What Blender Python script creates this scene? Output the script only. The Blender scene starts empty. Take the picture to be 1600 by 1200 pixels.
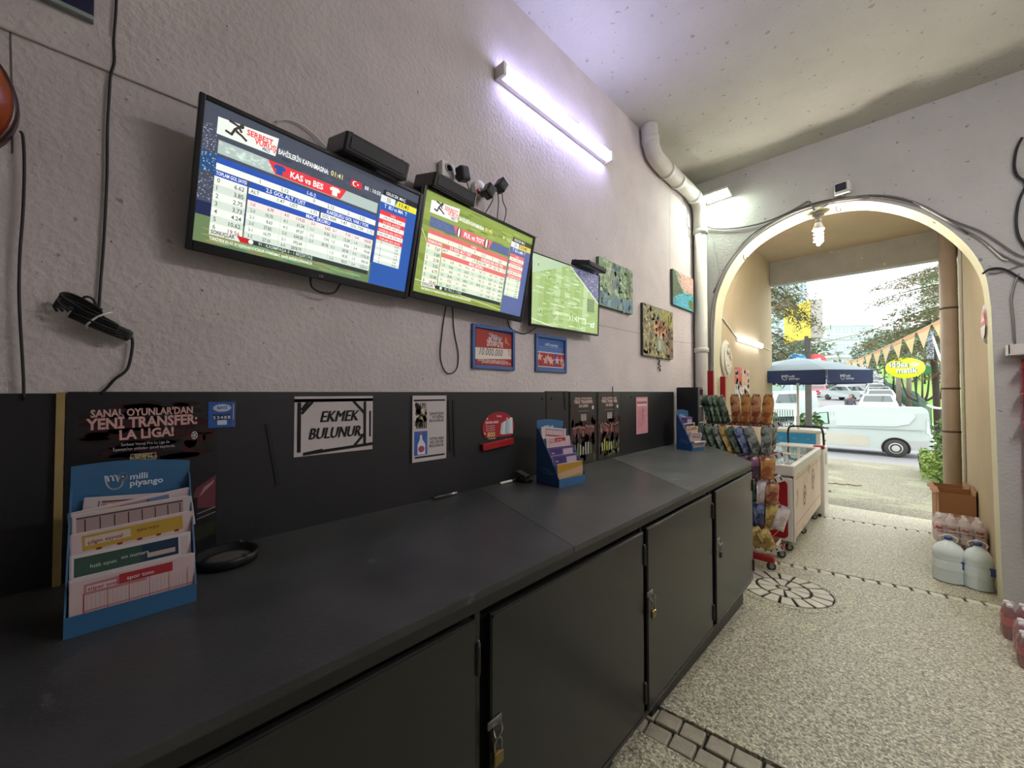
import bpy, bmesh, math, random
from mathutils import Vector as V, Matrix as M
random.seed(7)
D = bpy.data
C = bpy.context.scene.collection
SC = bpy.context.scene
PI = math.pi
R = math.radians

# ------------------------------------------------------------------ camera, sky, exposure
cd = D.cameras.new('camera')
cam = D.objects.new('camera', cd); C.objects.link(cam)
cd.sensor_width = 36; cd.lens = 36 * 620 / 1600; cd.clip_start = .02; cd.clip_end = 900
cam.location = (1.77, 0, 1.5)
cam.rotation_euler = (R(91.2), 0, R(44.3))
SC.camera = cam
w = D.worlds.new('overcast_sky'); SC.world = w; w.use_nodes = True
wn = w.node_tree
bg = wn.nodes['Background']
tc = wn.nodes.new('ShaderNodeTexCoord'); sep = wn.nodes.new('ShaderNodeSeparateXYZ')
rmp = wn.nodes.new('ShaderNodeValToRGB')
wn.links.new(tc.outputs['Generated'], sep.inputs[0]); wn.links.new(sep.outputs['Z'], rmp.inputs[0])
rmp.color_ramp.elements[0].position = 0; rmp.color_ramp.elements[0].color = (.86, .95, 1, 1)
rmp.color_ramp.elements[1].position = .5; rmp.color_ramp.elements[1].color = (1, 1, 1, 1)
wn.links.new(rmp.outputs[0], bg.inputs[0])
bg.inputs[1].default_value = .95
SC.view_settings.view_transform = 'Standard'; SC.view_settings.look = 'None'
SC.view_settings.gamma = 1; SC.view_settings.use_curve_mapping = False
SC.view_settings.exposure = 2.0
TUBE = 11.0      # emission strengths of the visible lamps, plus one added unseen fill
FLOOD = 32.0
BULB = 140.0
PASSTUBE = 3.4
ROOM_FILL = 23.0  # unseen lamp, added as fill light
SCREEN = .235

# ------------------------------------------------------------------ helpers
def lin(h):
    h = h.lstrip('#'); o = []
    for i in (0, 2, 4):
        c = int(h[i:i+2], 16) / 255
        o.append(c / 12.92 if c <= .04045 else ((c + .055) / 1.055) ** 2.4)
    return (*o, 1)

def mat(name, hx, rough=.6, metal=0, var=0, scale=6, hx2=None, bump=0, bscale=60, emit=0, trans=0, alpha=1, spec=.5,
        spots=None, wob=.5):
    m = D.materials.new(name); m.use_nodes = True
    n = m.node_tree.nodes; l = m.node_tree.links; b = n['Principled BSDF']
    b.inputs['Base Color'].default_value = lin(hx); b.inputs['Roughness'].default_value = rough
    b.inputs['Metallic'].default_value = metal; b.inputs['Specular IOR Level'].default_value = spec
    if emit:
        b.inputs['Emission Color'].default_value = lin(hx); b.inputs['Emission Strength'].default_value = emit
        if emit > .5: b.inputs['Base Color'].default_value = (.02, .02, .02, 1)
    if trans: b.inputs['Transmission Weight'].default_value = trans; b.inputs['IOR'].default_value = 1.33
    if alpha < 1: b.inputs['Alpha'].default_value = alpha
    if var or bump or hx2 or spots:
        t = n.new('ShaderNodeTexCoord')
    col = None
    if var or hx2:
        ns = n.new('ShaderNodeTexNoise'); ns.inputs['Scale'].default_value = scale; ns.inputs['Detail'].default_value = 6
        ns.inputs['Roughness'].default_value = .6
        l.new(t.outputs['Object'], ns.inputs[0])
        r = n.new('ShaderNodeValToRGB')
        c = lin(hx); k = 1 - var
        r.color_ramp.elements[0].position = .5 - wob / 2; r.color_ramp.elements[1].position = .5 + wob / 2
        r.color_ramp.elements[0].color = lin(hx2) if hx2 else (c[0]*k, c[1]*k, c[2]*k, 1)
        r.color_ramp.elements[1].color = c
        l.new(ns.outputs[0], r.inputs[0]); col = r.outputs[0]
    if spots:                        # (hex, scale, threshold): chips, stones or stains with a shape of their own
        for sh, ssc, th in spots:
            s = n.new('ShaderNodeTexNoise'); s.inputs['Scale'].default_value = ssc; s.inputs['Detail'].default_value = 3
            l.new(t.outputs['Object'], s.inputs[0])
            q = n.new('ShaderNodeValToRGB'); q.color_ramp.elements[0].position = th; q.color_ramp.elements[1].position = th + .04
            l.new(s.outputs[0], q.inputs[0])
            mx = n.new('ShaderNodeMix'); mx.data_type = 'RGBA'
            l.new(q.outputs[0], mx.inputs['Factor'])
            if col: l.new(col, mx.inputs['A'])
            else: mx.inputs['A'].default_value = lin(hx)
            mx.inputs['B'].default_value = lin(sh); col = mx.outputs['Result']
    if col: l.new(col, b.inputs['Base Color'])
    if bump:
        nb = n.new('ShaderNodeTexNoise'); nb.inputs['Scale'].default_value = bscale; nb.inputs['Detail'].default_value = 5
        l.new(t.outputs['Object'], nb.inputs[0])
        bp = n.new('ShaderNodeBump'); bp.inputs['Strength'].default_value = .6; bp.inputs['Distance'].default_value = .0045 * bump
        l.new(nb.outputs[0], bp.inputs['Height']); l.new(bp.outputs[0], b.inputs['Normal'])
    return m

_pm = {}
def pm(hx, emis=0):                  # print colour (paper ink) or screen colour
    k = (hx, emis)
    if k not in _pm: _pm[k] = mat('ink_' + hx.lstrip('#') + ('_lit' if emis else ''), hx, .55, emit=emis, spec=.3)
    return _pm[k]

I4 = M.Identity(4)
def T(x, y, z): return M.Translation((x, y, z))
def RZ(a): return M.Rotation(a, 4, 'Z')
def RX(a): return M.Rotation(a, 4, 'X')
def RY(a): return M.Rotation(a, 4, 'Y')
def frame(o, u, v):
    """matrix with columns u, v, u x v at origin o (u, v made orthonormal)"""
    u = V(u).normalized(); v = V(v); v = (v - u * v.dot(u)).normalized(); q = u.cross(v)
    return M(((u.x, v.x, q.x, o[0]), (u.y, v.y, q.y, o[1]), (u.z, v.z, q.z, o[2]), (0, 0, 0, 1)))
def look(a, b, r=0):
    """matrix at a whose local Z points at b"""
    d = (V(b) - V(a)).normalized()
    q = d.to_track_quat('Z', 'Y').to_matrix().to_4x4()
    return M.Translation(a) @ q @ RZ(r)
def smooth(p, k=5):
    p = [V(q) for q in p]; o = []
    for i in range(len(p) - 1):
        a = p[i-1] if i else p[0]*2 - p[1]
        b, c = p[i], p[i+1]
        d = p[i+2] if i + 2 < len(p) else p[-1]*2 - p[-2]
        for j in range(k):
            t = j / k
            o.append(.5 * ((2*b) + (c-a)*t + (2*a - 5*b + 4*c - d)*t*t + (3*b - a - 3*c + d)*t**3))
    o.append(p[-1]); return o

_tx = {}
def textmesh(s, bold=0, shear=0, res=2):
    k = (s, bold, shear, res)
    if k in _tx: return _tx[k]
    c = D.curves.new('lettering', 'FONT'); c.body = s; c.size = 1; c.offset = bold; c.shear = shear
    c.resolution_u = res; c.dimensions = '2D'; c.fill_mode = 'FRONT'
    o = D.objects.new('lettering', c)
    me = o.to_mesh()
    vs = [tuple(v.co) for v in me.vertices]; fs = [tuple(p.vertices) for p in me.polygons]
    o.to_mesh_clear(); D.objects.remove(o); D.curves.remove(c)
    xs = [v[0] for v in vs] or [0]
    _tx[k] = (vs, fs, min(xs), max(xs)); return _tx[k]

WM = {}
class MB:
    def __init__(s): s.v = []; s.f = []; s.mi = []; s.sm = []; s.mats = []
    def mid(s, m):
        if m not in s.mats: s.mats.append(m)
        return s.mats.index(m)
    def add(s, vs, fs, m, sm=False, X=None):
        b = len(s.v)
        s.v += [tuple(X @ V(p)) for p in vs] if X is not None else [tuple(p) for p in vs]
        i = s.mid(m)
        for f in fs: s.f.append(tuple(b + q for q in f)); s.mi.append(i); s.sm.append(sm)
        return s
    def box(s, c, d, m, X=None, b=0):
        hx, hy, hz = d[0]/2, d[1]/2, d[2]/2
        b = min(b, hx*.95, hy*.95, hz*.95)
        if b <= 0:
            vs = [(c[0]+i*hx, c[1]+j*hy, c[2]+k*hz) for i in (-1, 1) for j in (-1, 1) for k in (-1, 1)]
            return s.add(vs, [(0,1,3,2),(4,6,7,5),(0,4,5,1),(2,3,7,6),(0,2,6,4),(1,5,7,3)], m, False, X)
        bm = bmesh.new(); bmesh.ops.create_cube(bm, size=1)
        for q in bm.verts: q.co = V((c[0]+q.co.x*d[0], c[1]+q.co.y*d[1], c[2]+q.co.z*d[2]))
        bmesh.ops.bevel(bm, geom=bm.edges[:], offset=b, segments=2, affect='EDGES', profile=.5)
        bm.verts.index_update()
        s.add([q.co for q in bm.verts], [tuple(q.index for q in f.verts) for f in bm.faces], m, False, X); bm.free(); return s
    def b2(s, x0, x1, y0, y1, z0, z1, m, X=None, b=0):
        return s.box(((x0+x1)/2, (y0+y1)/2, (z0+z1)/2), (abs(x1-x0), abs(y1-y0), abs(z1-z0)), m, X, b)
    def tube(s, pts, r, m, n=8, X=None, cap=True):
        pts = [V(p) for p in pts]; k = len(pts)
        rr = r if isinstance(r, (list, tuple)) else [r]*k
        vs = []; fs = []; pn = None
        for i, p in enumerate(pts):
            t = (pts[min(i+1, k-1)] - pts[max(i-1, 0)])
            t = t.normalized() if t.length > 1e-9 else V((0, 0, 1))
            if pn is None:
                a = V((0, 0, 1)) if abs(t.z) < .9 else V((1, 0, 0)); pn = t.cross(a).normalized()
            else:
                pn = pn - t*pn.dot(t); pn = pn.normalized() if pn.length > 1e-9 else t.orthogonal().normalized()
            q = t.cross(pn)
            for j in range(n):
                a = 2*PI*j/n; vs.append(p + (pn*math.cos(a) + q*math.sin(a))*rr[i])
        for i in range(k-1):
            for j in range(n): fs.append((i*n+j, i*n+(j+1) % n, (i+1)*n+(j+1) % n, (i+1)*n+j))
        if cap: fs += [tuple(range(n))[::-1], tuple((k-1)*n+j for j in range(n))]
        return s.add(vs, fs, m, True, X)
    def lathe(s, prof, m, X=None, n=20, cap=True, sm=True):
        vs = []; fs = []; k = len(prof)
        for r, z in prof:
            for j in range(n): a = 2*PI*j/n; vs.append((r*math.cos(a), r*math.sin(a), z))
        for i in range(k-1):
            for j in range(n): fs.append((i*n+j, i*n+(j+1) % n, (i+1)*n+(j+1) % n, (i+1)*n+j))
        if cap: fs += [tuple(range(n))[::-1], tuple((k-1)*n+j for j in range(n))]
        return s.add(vs, fs, m, sm, X)
    def prism(s, poly, z0, z1, m, X=None, side=None):
        n = len(poly); vs = [(p[0], p[1], z0) for p in poly] + [(p[0], p[1], z1) for p in poly]
        s.add(vs, [tuple(range(n))[::-1], tuple(range(n, 2*n))], m, False, X)
        return s.add(vs, [(i, (i+1) % n, n+(i+1) % n, n+i) for i in range(n)], side or m, False, X)
    def ball(s, c, r, m, n=12, X=None):
        r = r if isinstance(r, (list, tuple)) else (r, r, r)
        k = max(4, n//2)
        vs = [(c[0], c[1], c[2]-r[2])]; fs = []
        for i in range(1, k):
            a = -PI/2 + PI*i/k
            for j in range(n):
                b = 2*PI*j/n; vs.append((c[0]+r[0]*math.cos(a)*math.cos(b), c[1]+r[1]*math.cos(a)*math.sin(b), c[2]+r[2]*math.sin(a)))
        vs.append((c[0], c[1], c[2]+r[2])); t = len(vs)-1
        for j in range(n): fs.append((0, 1+(j+1) % n, 1+j)); fs.append((t, t-n+j, t-n+(j+1) % n))
        for i in range(k-2):
            for j in range(n): q = 1+i*n; fs.append((q+j, q+(j+1) % n, q+n+(j+1) % n, q+n+j))
        return s.add(vs, fs, m, True, X)
    def text(s, t, size, m, X, al='l', bold=0, shear=0, maxw=None, sx=1, rot=0):
        vs, fs, a, b = textmesh(t, bold, shear)
        wd = (b-a)*size*sx
        if maxw and wd > maxw: sx *= maxw/wd; wd = maxw
        off = {'l': 0, 'c': -wd/2, 'r': -wd}[al]
        cs, sn = math.cos(rot), math.sin(rot)
        out = []
        for p in vs:
            x, y = (p[0]-a)*size*sx+off, p[1]*size
            out.append((x*cs-y*sn, x*sn+y*cs, 0))
        return s.add(out, fs, m, False, X)
    def build(s, name, parent=None, world=True, label=None, cat=None, group=None, kind=None, origin=None):
        me = D.meshes.new(name)
        vs = s.v
        if parent is not None and world:
            I = WM[parent].inverted(); vs = [tuple(I @ V(p)) for p in vs]
        elif origin is not None:
            o = V(origin); vs = [tuple(V(p)-o) for p in vs]
        me.from_pydata(vs, [], s.f); me.polygons.foreach_set('material_index', s.mi); me.polygons.foreach_set('use_smooth', s.sm)
        for m in s.mats: me.materials.append(m)
        me.update()
        o = D.objects.new(name, me); C.objects.link(o)
        if parent is not None: o.parent = parent; WM[o] = WM[parent]
        else:
            WM[o] = T(*origin) if origin is not None else I4
            if origin is not None: o.location = origin
        tag(o, label, cat, group, kind); return o

def tag(o, label=None, cat=None, group=None, kind=None):
    for k, v in (('label', label), ('category', cat), ('group', group), ('kind', kind)):
        if v: o[k] = v
    return o
def thing(name, label, cat, loc=(0, 0, 0), rz=0, group=None, kind=None):
    o = D.objects.new(name, None); C.objects.link(o); o.empty_display_size = .1
    o.location = loc; o.rotation_euler = (0, 0, rz); WM[o] = T(*loc) @ RZ(rz)
    return tag(o, label, cat, group, kind)
def copy_tree(o, parent=None):
    c = o.copy(); C.objects.link(c)
    if parent: c.parent = parent
    for ch in list(o.children): copy_tree(ch, c)
    return c
def struct(mb, name, parent=None): return mb.build(name, parent, kind=None if parent else 'structure')

class P:                             # flat print on a sheet: (u, v) in the sheet's own metres, stacked in thin layers
    def __init__(s, mb, X, emis=0, sx=1, sy=1, fade=1): s.fade = fade; s.mb = mb; s.X = X; s.e = emis; s.sx = sx; s.sy = sy; s.k = .00025
    def c(s, hx):
        if s.fade != 1: hx = '#' + ''.join('%02x' % int(int(hx[i:i+2], 16)*s.fade) for i in (1, 3, 5))     # ink darkened to paint in shade
        return pm(hx, s.e)
    def poly(s, pts, hx, l=1): s.mb.add([(u*s.sx, v*s.sy, l*s.k) for u, v in pts], [tuple(range(len(pts)))], s.c(hx), False, s.X)
    def rect(s, u0, v0, u1, v1, hx, l=1): s.poly([(u0, v0), (u1, v0), (u1, v1), (u0, v1)], hx, l)
    def ell(s, cu, cv, ru, rv, hx, l=1, n=20, a0=0, rot=0):
        cs, sn = math.cos(rot), math.sin(rot)
        s.poly([(cu + ru*math.cos(2*PI*i/n)*cs - rv*math.sin(2*PI*i/n)*sn, cv + ru*math.cos(2*PI*i/n)*sn + rv*math.sin(2*PI*i/n)*cs) for i in range(n)], hx, l)
    def stroke(s, pts, wd, hx, l=2):
        for i in range(len(pts)-1):
            a, b = V((*pts[i], 0)), V((*pts[i+1], 0)); d = b-a
            if d.length < 1e-9: continue
            d.normalize(); q = V((-d.y, d.x, 0))*wd/2; e = d*wd*.3
            s.poly([(a-e+q)[:2], (a-e-q)[:2], (b+e-q)[:2], (b+e+q)[:2]][::-1], hx, l)
    def text(s, t, u, v, h, hx, al='l', l=3, bold=0, sh=0, maxw=None, xs=1, rot=0):
        s.mb.text(t, h*s.sy, s.c(hx), s.X @ T(u*s.sx, v*s.sy, l*s.k), al, bold, sh, maxw*s.sx if maxw else None, xs, rot)

# pixel helpers for things lying on real planes of the room (photo taken as 1600 x 1200)
CP = V((1.77, 0, 1.5))              # where the photograph was taken from; only used to measure, never moves with the camera
_cm = M.Translation(CP) @ M.Rotation(R(44.3), 4, 'Z') @ M.Rotation(R(91.2), 4, 'X')
def ray(px, py): return (_cm.to_3x3() @ V(((px-800)/620, (600-py)/620, -1)))
def onp(px, py, ax, val): d = ray(px, py); return CP + d*((val-CP[ax])/d[ax])
def Lw(px, py, x=0.0): return onp(px, py, 0, x)
def Aw(px, py, y=5.05): return onp(px, py, 1, y)
def at(px, py, t): return CP + ray(px, py)*t
def fl(y):                           # height of the ground: the floor falls towards the street, the side street climbs again
    ks = [(-4, .086), (8.3, -.332), (21, -1.06), (25, -1.08), (32, -.35), (35, .0), (47, .55), (67, 1.2), (100, 4.6), (150, 9), (240, 17), (420, 30)]
    for (a, za), (b, zb) in zip(ks, ks[1:]):
        if y <= b: return za + (zb-za)*(y-a)/(b-a)
    return ks[-1][1]
def Gf(px, py):
    z = -.1
    for _ in range(40): p = onp(px, py, 2, z); z = fl(p.y)
    return p
SL = math.atan(-.034)
def FM(x, y, rz=0, dz=0): return T(x, y, fl(y)+dz) @ RX(SL) @ RZ(rz)
LW = lambda y, z, x=0.0: frame((x, y, z), (0, 1, 0), (0, 0, 1))       # sheet frame on the left wall
AWF = lambda x, z, y=5.05: frame((x, y, z), (1, 0, 0), (0, 0, 1))     # sheet frame on the arch wall
# ------------------------------------------------------------------ materials
plaster = mat('pink_grey_plaster', '#d3c9c6', .9, var=.18, scale=3, bump=2.0, bscale=42, spots=[('#a0958e', 24, .70), ('#6f645e', 62, .715)])
plaster_c = mat('ceiling_plaster', '#bab6a8', .9, var=.12, scale=2.2, bump=2.0, bscale=36, spots=[('#958f83', 17, .66), ('#7b766c', 50, .74)])
plaster_a = mat('arch_wall_plaster', '#c6c4bd', .9, var=.12, scale=3, bump=2.0, bscale=38, spots=[('#8f8a84', 21, .67)])
reveal = mat('cream_arch_paint', '#d3cfae', .8, var=.1, scale=4, bump=.5, bscale=50)
beige = mat('beige_passage_render', '#bba988', .9, var=.12, scale=2.5, bump=.9, bscale=55)
grey_beam = mat('grey_beam_concrete', '#a8a499', .9, var=.2, scale=4, bump=.8, bscale=40, spots=[('#d2cec2', 14, .70)])
concrete = mat('pebbled_concrete', '#d6d1b0', .30, hx2='#7f7a66', scale=62, bump=6, bscale=62, spots=[('#f0ebd4', 80, .57), ('#48453b', 105, .63), ('#8a8468', 26, .70)], wob=.22)
joint = mat('dark_joint', '#2c2a25', .95)
stone = mat('grey_cobble', '#aea792', .6, var=.3, scale=14, bump=1.2, bscale=60)
stone_l = mat('pale_sett', '#ded8c4', .55, var=.22, scale=20, bump=1.2, bscale=70)
cement = mat('pale_cement', '#c4bca2', .7, var=.2, scale=12, bump=1, bscale=60)
black_p = mat('black_wall_panel', '#232224', .45, var=.25, scale=5, bump=.15, bscale=120)
counter_m = mat('worn_black_counter_half_sheen', '#4e4f4c', .30, hx2='#343533', scale=3.5, bump=.25, bscale=90, spots=[('#5a5b5c', 9, .70), ('#8f8f8c', 75, .77)], wob=.45)  # worn paint of the middle slab, lightened partway towards the daylight sheen
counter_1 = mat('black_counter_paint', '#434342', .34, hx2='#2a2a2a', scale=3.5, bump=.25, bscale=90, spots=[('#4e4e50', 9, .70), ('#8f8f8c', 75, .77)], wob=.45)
counter_3 = mat('daylit_sheen_counter_paint', '#656963', .30, hx2='#464844', scale=3.5, bump=.25, bscale=90, spots=[('#7d817b', 9, .66), ('#a9aaa5', 75, .77)], wob=.45)  # far slab painted lighter to imitate daylight sheen from the arch
door_m = mat('charcoal_cabinet_paint', '#232321', .26, var=.14, scale=4, bump=.12, bscale=90, spots=[('#5f5e5a', 40, .78)])
frame_m = mat('dark_frame_paint', '#201f1d', .38, var=.2, scale=5, bump=.15)
void_m = mat('black_recess', '#050505', .9)
steel = mat('dull_steel', '#8f8c86', .35, metal=1)
brass = mat('padlock_brass', '#8d7b4c', .35, metal=1)
blk = mat('black_plastic', '#141416', .35, bump=.05, bscale=200)
blk2 = mat('charcoal_plastic', '#2a2a2c', .5)
cable_m = mat('black_cable', '#181514', .55)
cable_g = mat('grey_cable', '#77736c', .6)
cable_w = mat('white_cable', '#d8d4c8', .6)
white_pl = mat('white_plastic', '#dcd8cf', .4)
white_pt = mat('white_painted_metal', '#dedad0', .35, var=.08)
pipe_m = mat('painted_pipe', '#cbc7bb', .6, var=.15, scale=8, bump=.4)
pipe_b = mat('tan_downpipe', '#bca996', .6, var=.15, scale=6)
red_m = mat('red_enamel', '#a3141a', .35, var=.12)
red_end = mat('deep_red_panel', '#a01420', .4, var=.12)
blue_s = mat('blue_card', '#33648c', .5, var=.08)
blue_d = mat('dark_blue_card', '#2a5486', .5, var=.08)
paper = mat('white_paper', '#c9bfbd', .75)
paper2 = mat('pinkish_paper', '#dcc6c4', .75)
wood_y = mat('raw_board_edge', '#a8905c', .8, var=.2, scale=20)
cardb = mat('cardboard', '#a5764c', .85, var=.12, scale=8)
cardb_d = mat('cardboard_inside', '#8a5d3c', .9, var=.12)
glass = mat('clear_glass', '#eef4f2', .04, trans=1)
leaf1 = mat('dark_needles', '#38442a', .8, hx2='#5a6238', scale=3)
leaf2 = mat('olive_needles', '#6e5c3a', .8, hx2='#4d5132', scale=2)
leaf3 = mat('fresh_leaves', '#587a34', .7, hx2='#8a9c44', scale=4)
leaf4 = mat('hazed_leaves', '#5a6a5a', .9, hx2='#7d8a78', scale=3)  # distance haze mixed into the leaf colour
leaf5 = mat('hedge_leaves', '#26401f', .7, hx2='#56722f', scale=5)
bark = mat('bark', '#3c3129', .9, var=.4, scale=10, bump=1)
lawn_m = mat('lawn', '#62922c', .9, hx2='#7fa544', scale=.8)
asphalt = mat('asphalt', '#858688', .8, var=.15, scale=3, bump=.6, bscale=80)
out_conc = mat('mossy_concrete', '#87856f', .8, hx2='#5a5847', scale=26, bump=2, bscale=45, spots=[('#83866a', 1.1, .56), ('#a5a28e', 38, .58), ('#55533f', 60, .64)], wob=.3)
rubber = mat('tyre_rubber', '#3a3836', .8, var=.2)
carglass = mat('car_glass', '#2a3a38', .08, spec=.8)

# ------------------------------------------------------------------ the room shell
SY0, SY1, XR, CZ = -2.6, 5.05, 3.7, 4.06
m = MB(); m.b2(-.25, 0, SY0-.2, SY1+.27, -.6, CZ+.2, plaster); wall_left = struct(m, 'wall_left')
for pts in ([(1047, 300), (1046, 360), (1047, 420), (1047, 470)], [(934, 508), (962, 513), (980, 517), (1000, 521)], [(1049, 532), (1065, 535), (1082, 536)], [(17, 0), (16, 60), (18, 130), (19, 240)]):
    m = MB(); q = [Lw(*p) for p in pts]
    for a, b in zip(q, q[1:]):
        s = V((0, .0022, .0016)); d = V((.0004, 0, 0)); m.add([a-s+d, a+s+d, b+s+d, b-s+d], [(0, 1, 2, 3)], mat('crack_shadow', '#6e645e', .95))
    m.build('crack', wall_left)
m = MB(); m.b2(-.25, XR+.2, SY0-.2, SY1+.3, CZ, CZ+.25, plaster_c); struct(m, 'ceiling')
m = MB(); m.b2(XR, XR+.25, SY0-.2, SY1, -.6, CZ+.1, plaster_a); struct(m, 'wall_right')
m = MB(); m.b2(-.2, XR+.2, SY0-.25, SY0, -.6, CZ+.1, plaster_a); struct(m, 'wall_back')
arch = [(.196, 1.9), (.208, 2.32), (.252, 2.66), (.40, 2.985), (.626, 3.214), (.93, 3.345), (1.221, 3.385), (1.582, 3.322), (1.924, 3.104), (2.165, 2.797), (2.285, 2.5), (2.318, 2.2)]
arc = [(p.x, p.y) for p in smooth([(a, b, 0) for a, b in arch], 5)]
poly = [(-.01, -.6), (.19, -.6)] + arc + [(2.345, -.6), (XR+.1, -.6), (XR+.1, CZ+.1), (-.01, CZ+.1)]
X = frame((0, 5.05, 0), (1, 0, 0), (0, 0, 1))     # local z points to -y
m = MB(); m.prism(poly, -.27, 0, plaster_a, X, reveal); wall_arch = struct(m, 'wall_front')
# passage beyond the arch
m = MB(); m.b2(-2.5, .2, 5.32, 8.05, -1, 4.3, beige); pas_l = struct(m, 'wall_passage_left')
m = MB(); m.b2(2.36, 4.2, 5.32, 8.05, -1, 4.3, beige); struct(m, 'wall_passage_right')
m = MB(); m.b2(.15, 2.4, 5.3, 8.05, 3.73, 4.3, beige); struct(m, 'ceiling_passage')
m = MB(); m.b2(.2, 2.36, 7.95, 8.12, 3.33, 3.74, grey_beam, b=.01); struct(m, 'beam')
# trim ledge across the upper left wall
m = MB(); m.b2(0, .010, -2.6, .25, 2.508, 2.62, plaster, b=.004); struct(m, 'trim_1')

# ------------------------------------------------------------------ floor: concrete slabs with rows of setts let into it
def lo1(x): return 1.80 + .075*(x-.9)
def up1(x): return 2.025 + .09*(x-.88)
def c2(x): return 4.752 + .205*(x-.9)
def c3(x): return 7.25 + .13*(x-.88)
XA, XB = -.1, 3.7
def slab(y0, y1, m):
    xs = [XA + (XB-XA)*i/6 for i in range(7)]
    poly = [(x, y0(x)) for x in xs] + [(x, y1(x)) for x in xs[::-1]]
    n = len(poly); vs = [(x, y, fl(y)) for x, y in poly] + [(x, y, fl(y)-.03) for x, y in poly]
    m.add(vs, [tuple(range(n))] + [(i, n+i, n+(i+1) % n, (i+1) % n) for i in range(n)], concrete)
m = MB(); W2 = .048
slab(lambda x: -2.6, lo1, m); slab(up1, lambda x: c2(x)-W2, m); slab(lambda x: c2(x)+W2, lambda x: c3(x)-W2, m); slab(lambda x: c3(x)+W2, lambda x: 8.3, m)
m.add([(XA, -2.6, fl(-2.6)-.028), (XB, -2.6, fl(-2.6)-.028), (XB, 8.3, fl(8.3)-.028), (XA, 8.3, fl(8.3)-.028)], [(0, 1, 2, 3)], joint)
floor = struct(m, 'floor')
_bk = {}
def brick(key, lx, ly, lz, mt, X):
    """one sett, child of the floor; alike setts share mesh data"""
    if key not in _bk:
        mb = MB(); mb.box((0, 0, -lz/2), (lx, ly, lz), mt, None, .007)
        o = mb.build('brick', floor, world=False); _bk[key] = o.data
    else:
        o = D.objects.new('brick', _bk[key]); C.objects.link(o); o.parent = floor
    o.matrix_local = X; return o
for i in range(26):
    x = .70 + i*.112
    for r in (0, 1):
        a, b = lo1(x), up1(x); xx = x + (.008 if r else 0)
        y = a + (b-a)*(.26 if r == 0 else .745)
        brick(('n', i % 3), .100+.003*(i % 3), .094, .03, stone, FM(xx+random.uniform(-.003, .003), y, .08+random.uniform(-.02, .02), random.uniform(-.008, -.001)))
for fn, n0, k in ((c2, .72, 16), (c3, .5, 18)):
    for i in range(k):
        x = n0 + i*.105
        if x > 2.33: break
        brick(('t', i % 2), .086, .085, .03, stone_l, FM(x, fn(x), math.atan(.2 if fn is c2 else .13), random.uniform(-.004, 0)))
# round drain cover paved with radial setts
cvx, cvy, cvr = 1.03, 4.10, .335
Xc = FM(cvx, cvy)
cover = thing('drain_cover', 'round drain cover paved with rings of wedge-shaped pale setts beside the counter end', 'drain cover', (cvx, cvy, fl(cvy)))
m = MB()
n = 48
vs = []; 
for r, z in ((cvr+.012, .002), (cvr+.012, .008), (cvr+.03, .011), (cvr+.075, .008), (cvr+.085, 0)):
    vs += [(r*math.cos(2*PI*i/n), r*math.sin(2*PI*i/n), z) for i in range(n)]
m.add(vs, [(k*n+i, k*n+(i+1) % n, (k+1)*n+(i+1) % n, (k+1)*n+i) for k in range(4) for i in range(n)], concrete, True, Xc); m.build('cement_ring', cover)
m = MB(); m.lathe([(cvr+.015, -.001), (cvr+.015, .002)], joint, Xc, 40); m.build('joint_bed', cover)
m = MB(); m.lathe([(.036, .001), (.04, .008), (.03, .012)], cement, Xc, 14); m.build('centre_stone', cover)
for r0, r1, k, off in ((.06, .185, 9, .1), (.207, cvr, 17, .0)):
    for i in range(k):
        a0 = 2*PI*(i+.10)/k+off; a1 = 2*PI*(i+.90)/k+off; am = (a0+a1)/2; h = .010+random.uniform(0, .004)
        pl = [(r0*math.cos(a0), r0*math.sin(a0)), (r1*math.cos(a0), r1*math.sin(a0)), (r1*1.015*math.cos(am), r1*1.015*math.sin(am)), (r1*math.cos(a1), r1*math.sin(a1)), (r0*math.cos(a1), r0*math.sin(a1))]
        cx = sum(p[0] for p in pl)/5; cy = sum(p[1] for p in pl)/5
        tp = [(cx+(p[0]-cx)*.93, cy+(p[1]-cy)*.93) for p in pl]
        m = MB(); m.add([(p[0], p[1], .001) for p in pl]+[(p[0], p[1], h-.003) for p in pl]+[(p[0], p[1], h) for p in tp],
              [(10, 11, 12, 13, 14)]+[(j*5+q, j*5+(q+1) % 5, j*5+5+(q+1) % 5, j*5+5+q) for j in (0, 1) for q in range(5)], stone_l, False, Xc)
        m.build('sett', cover)

# ------------------------------------------------------------------ wall panelling behind the counter
pan = thing('trim_2', None, None, (0, 0, .945), kind='structure')
for y0, y1, z1 in ((-2.5, -.085, 1.497), (-.078, 2.128, 1.502), (2.134, 2.392, 1.508), (2.397, 4.30, 1.506)):
    m = MB(); m.b2(0.001, .02, y0, y1, .93, z1, black_p, b=.002)
    o = m.build('panel', pan)
for y in (2.09, 2.19, 2.83, 3.35, 4.2):
    m = MB(); m.lathe([(.009, 0), (.008, .002), (.004, .003)], void_m, frame((.02, y, 1.455), (0, 1, 0), (0, 0, 1)), 10); m.build('screw', pan)
m = MB(); m.b2(.02, .038, -.098, -.082, .945, 1.5, wood_y); m.build('board_edge', pan)

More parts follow.
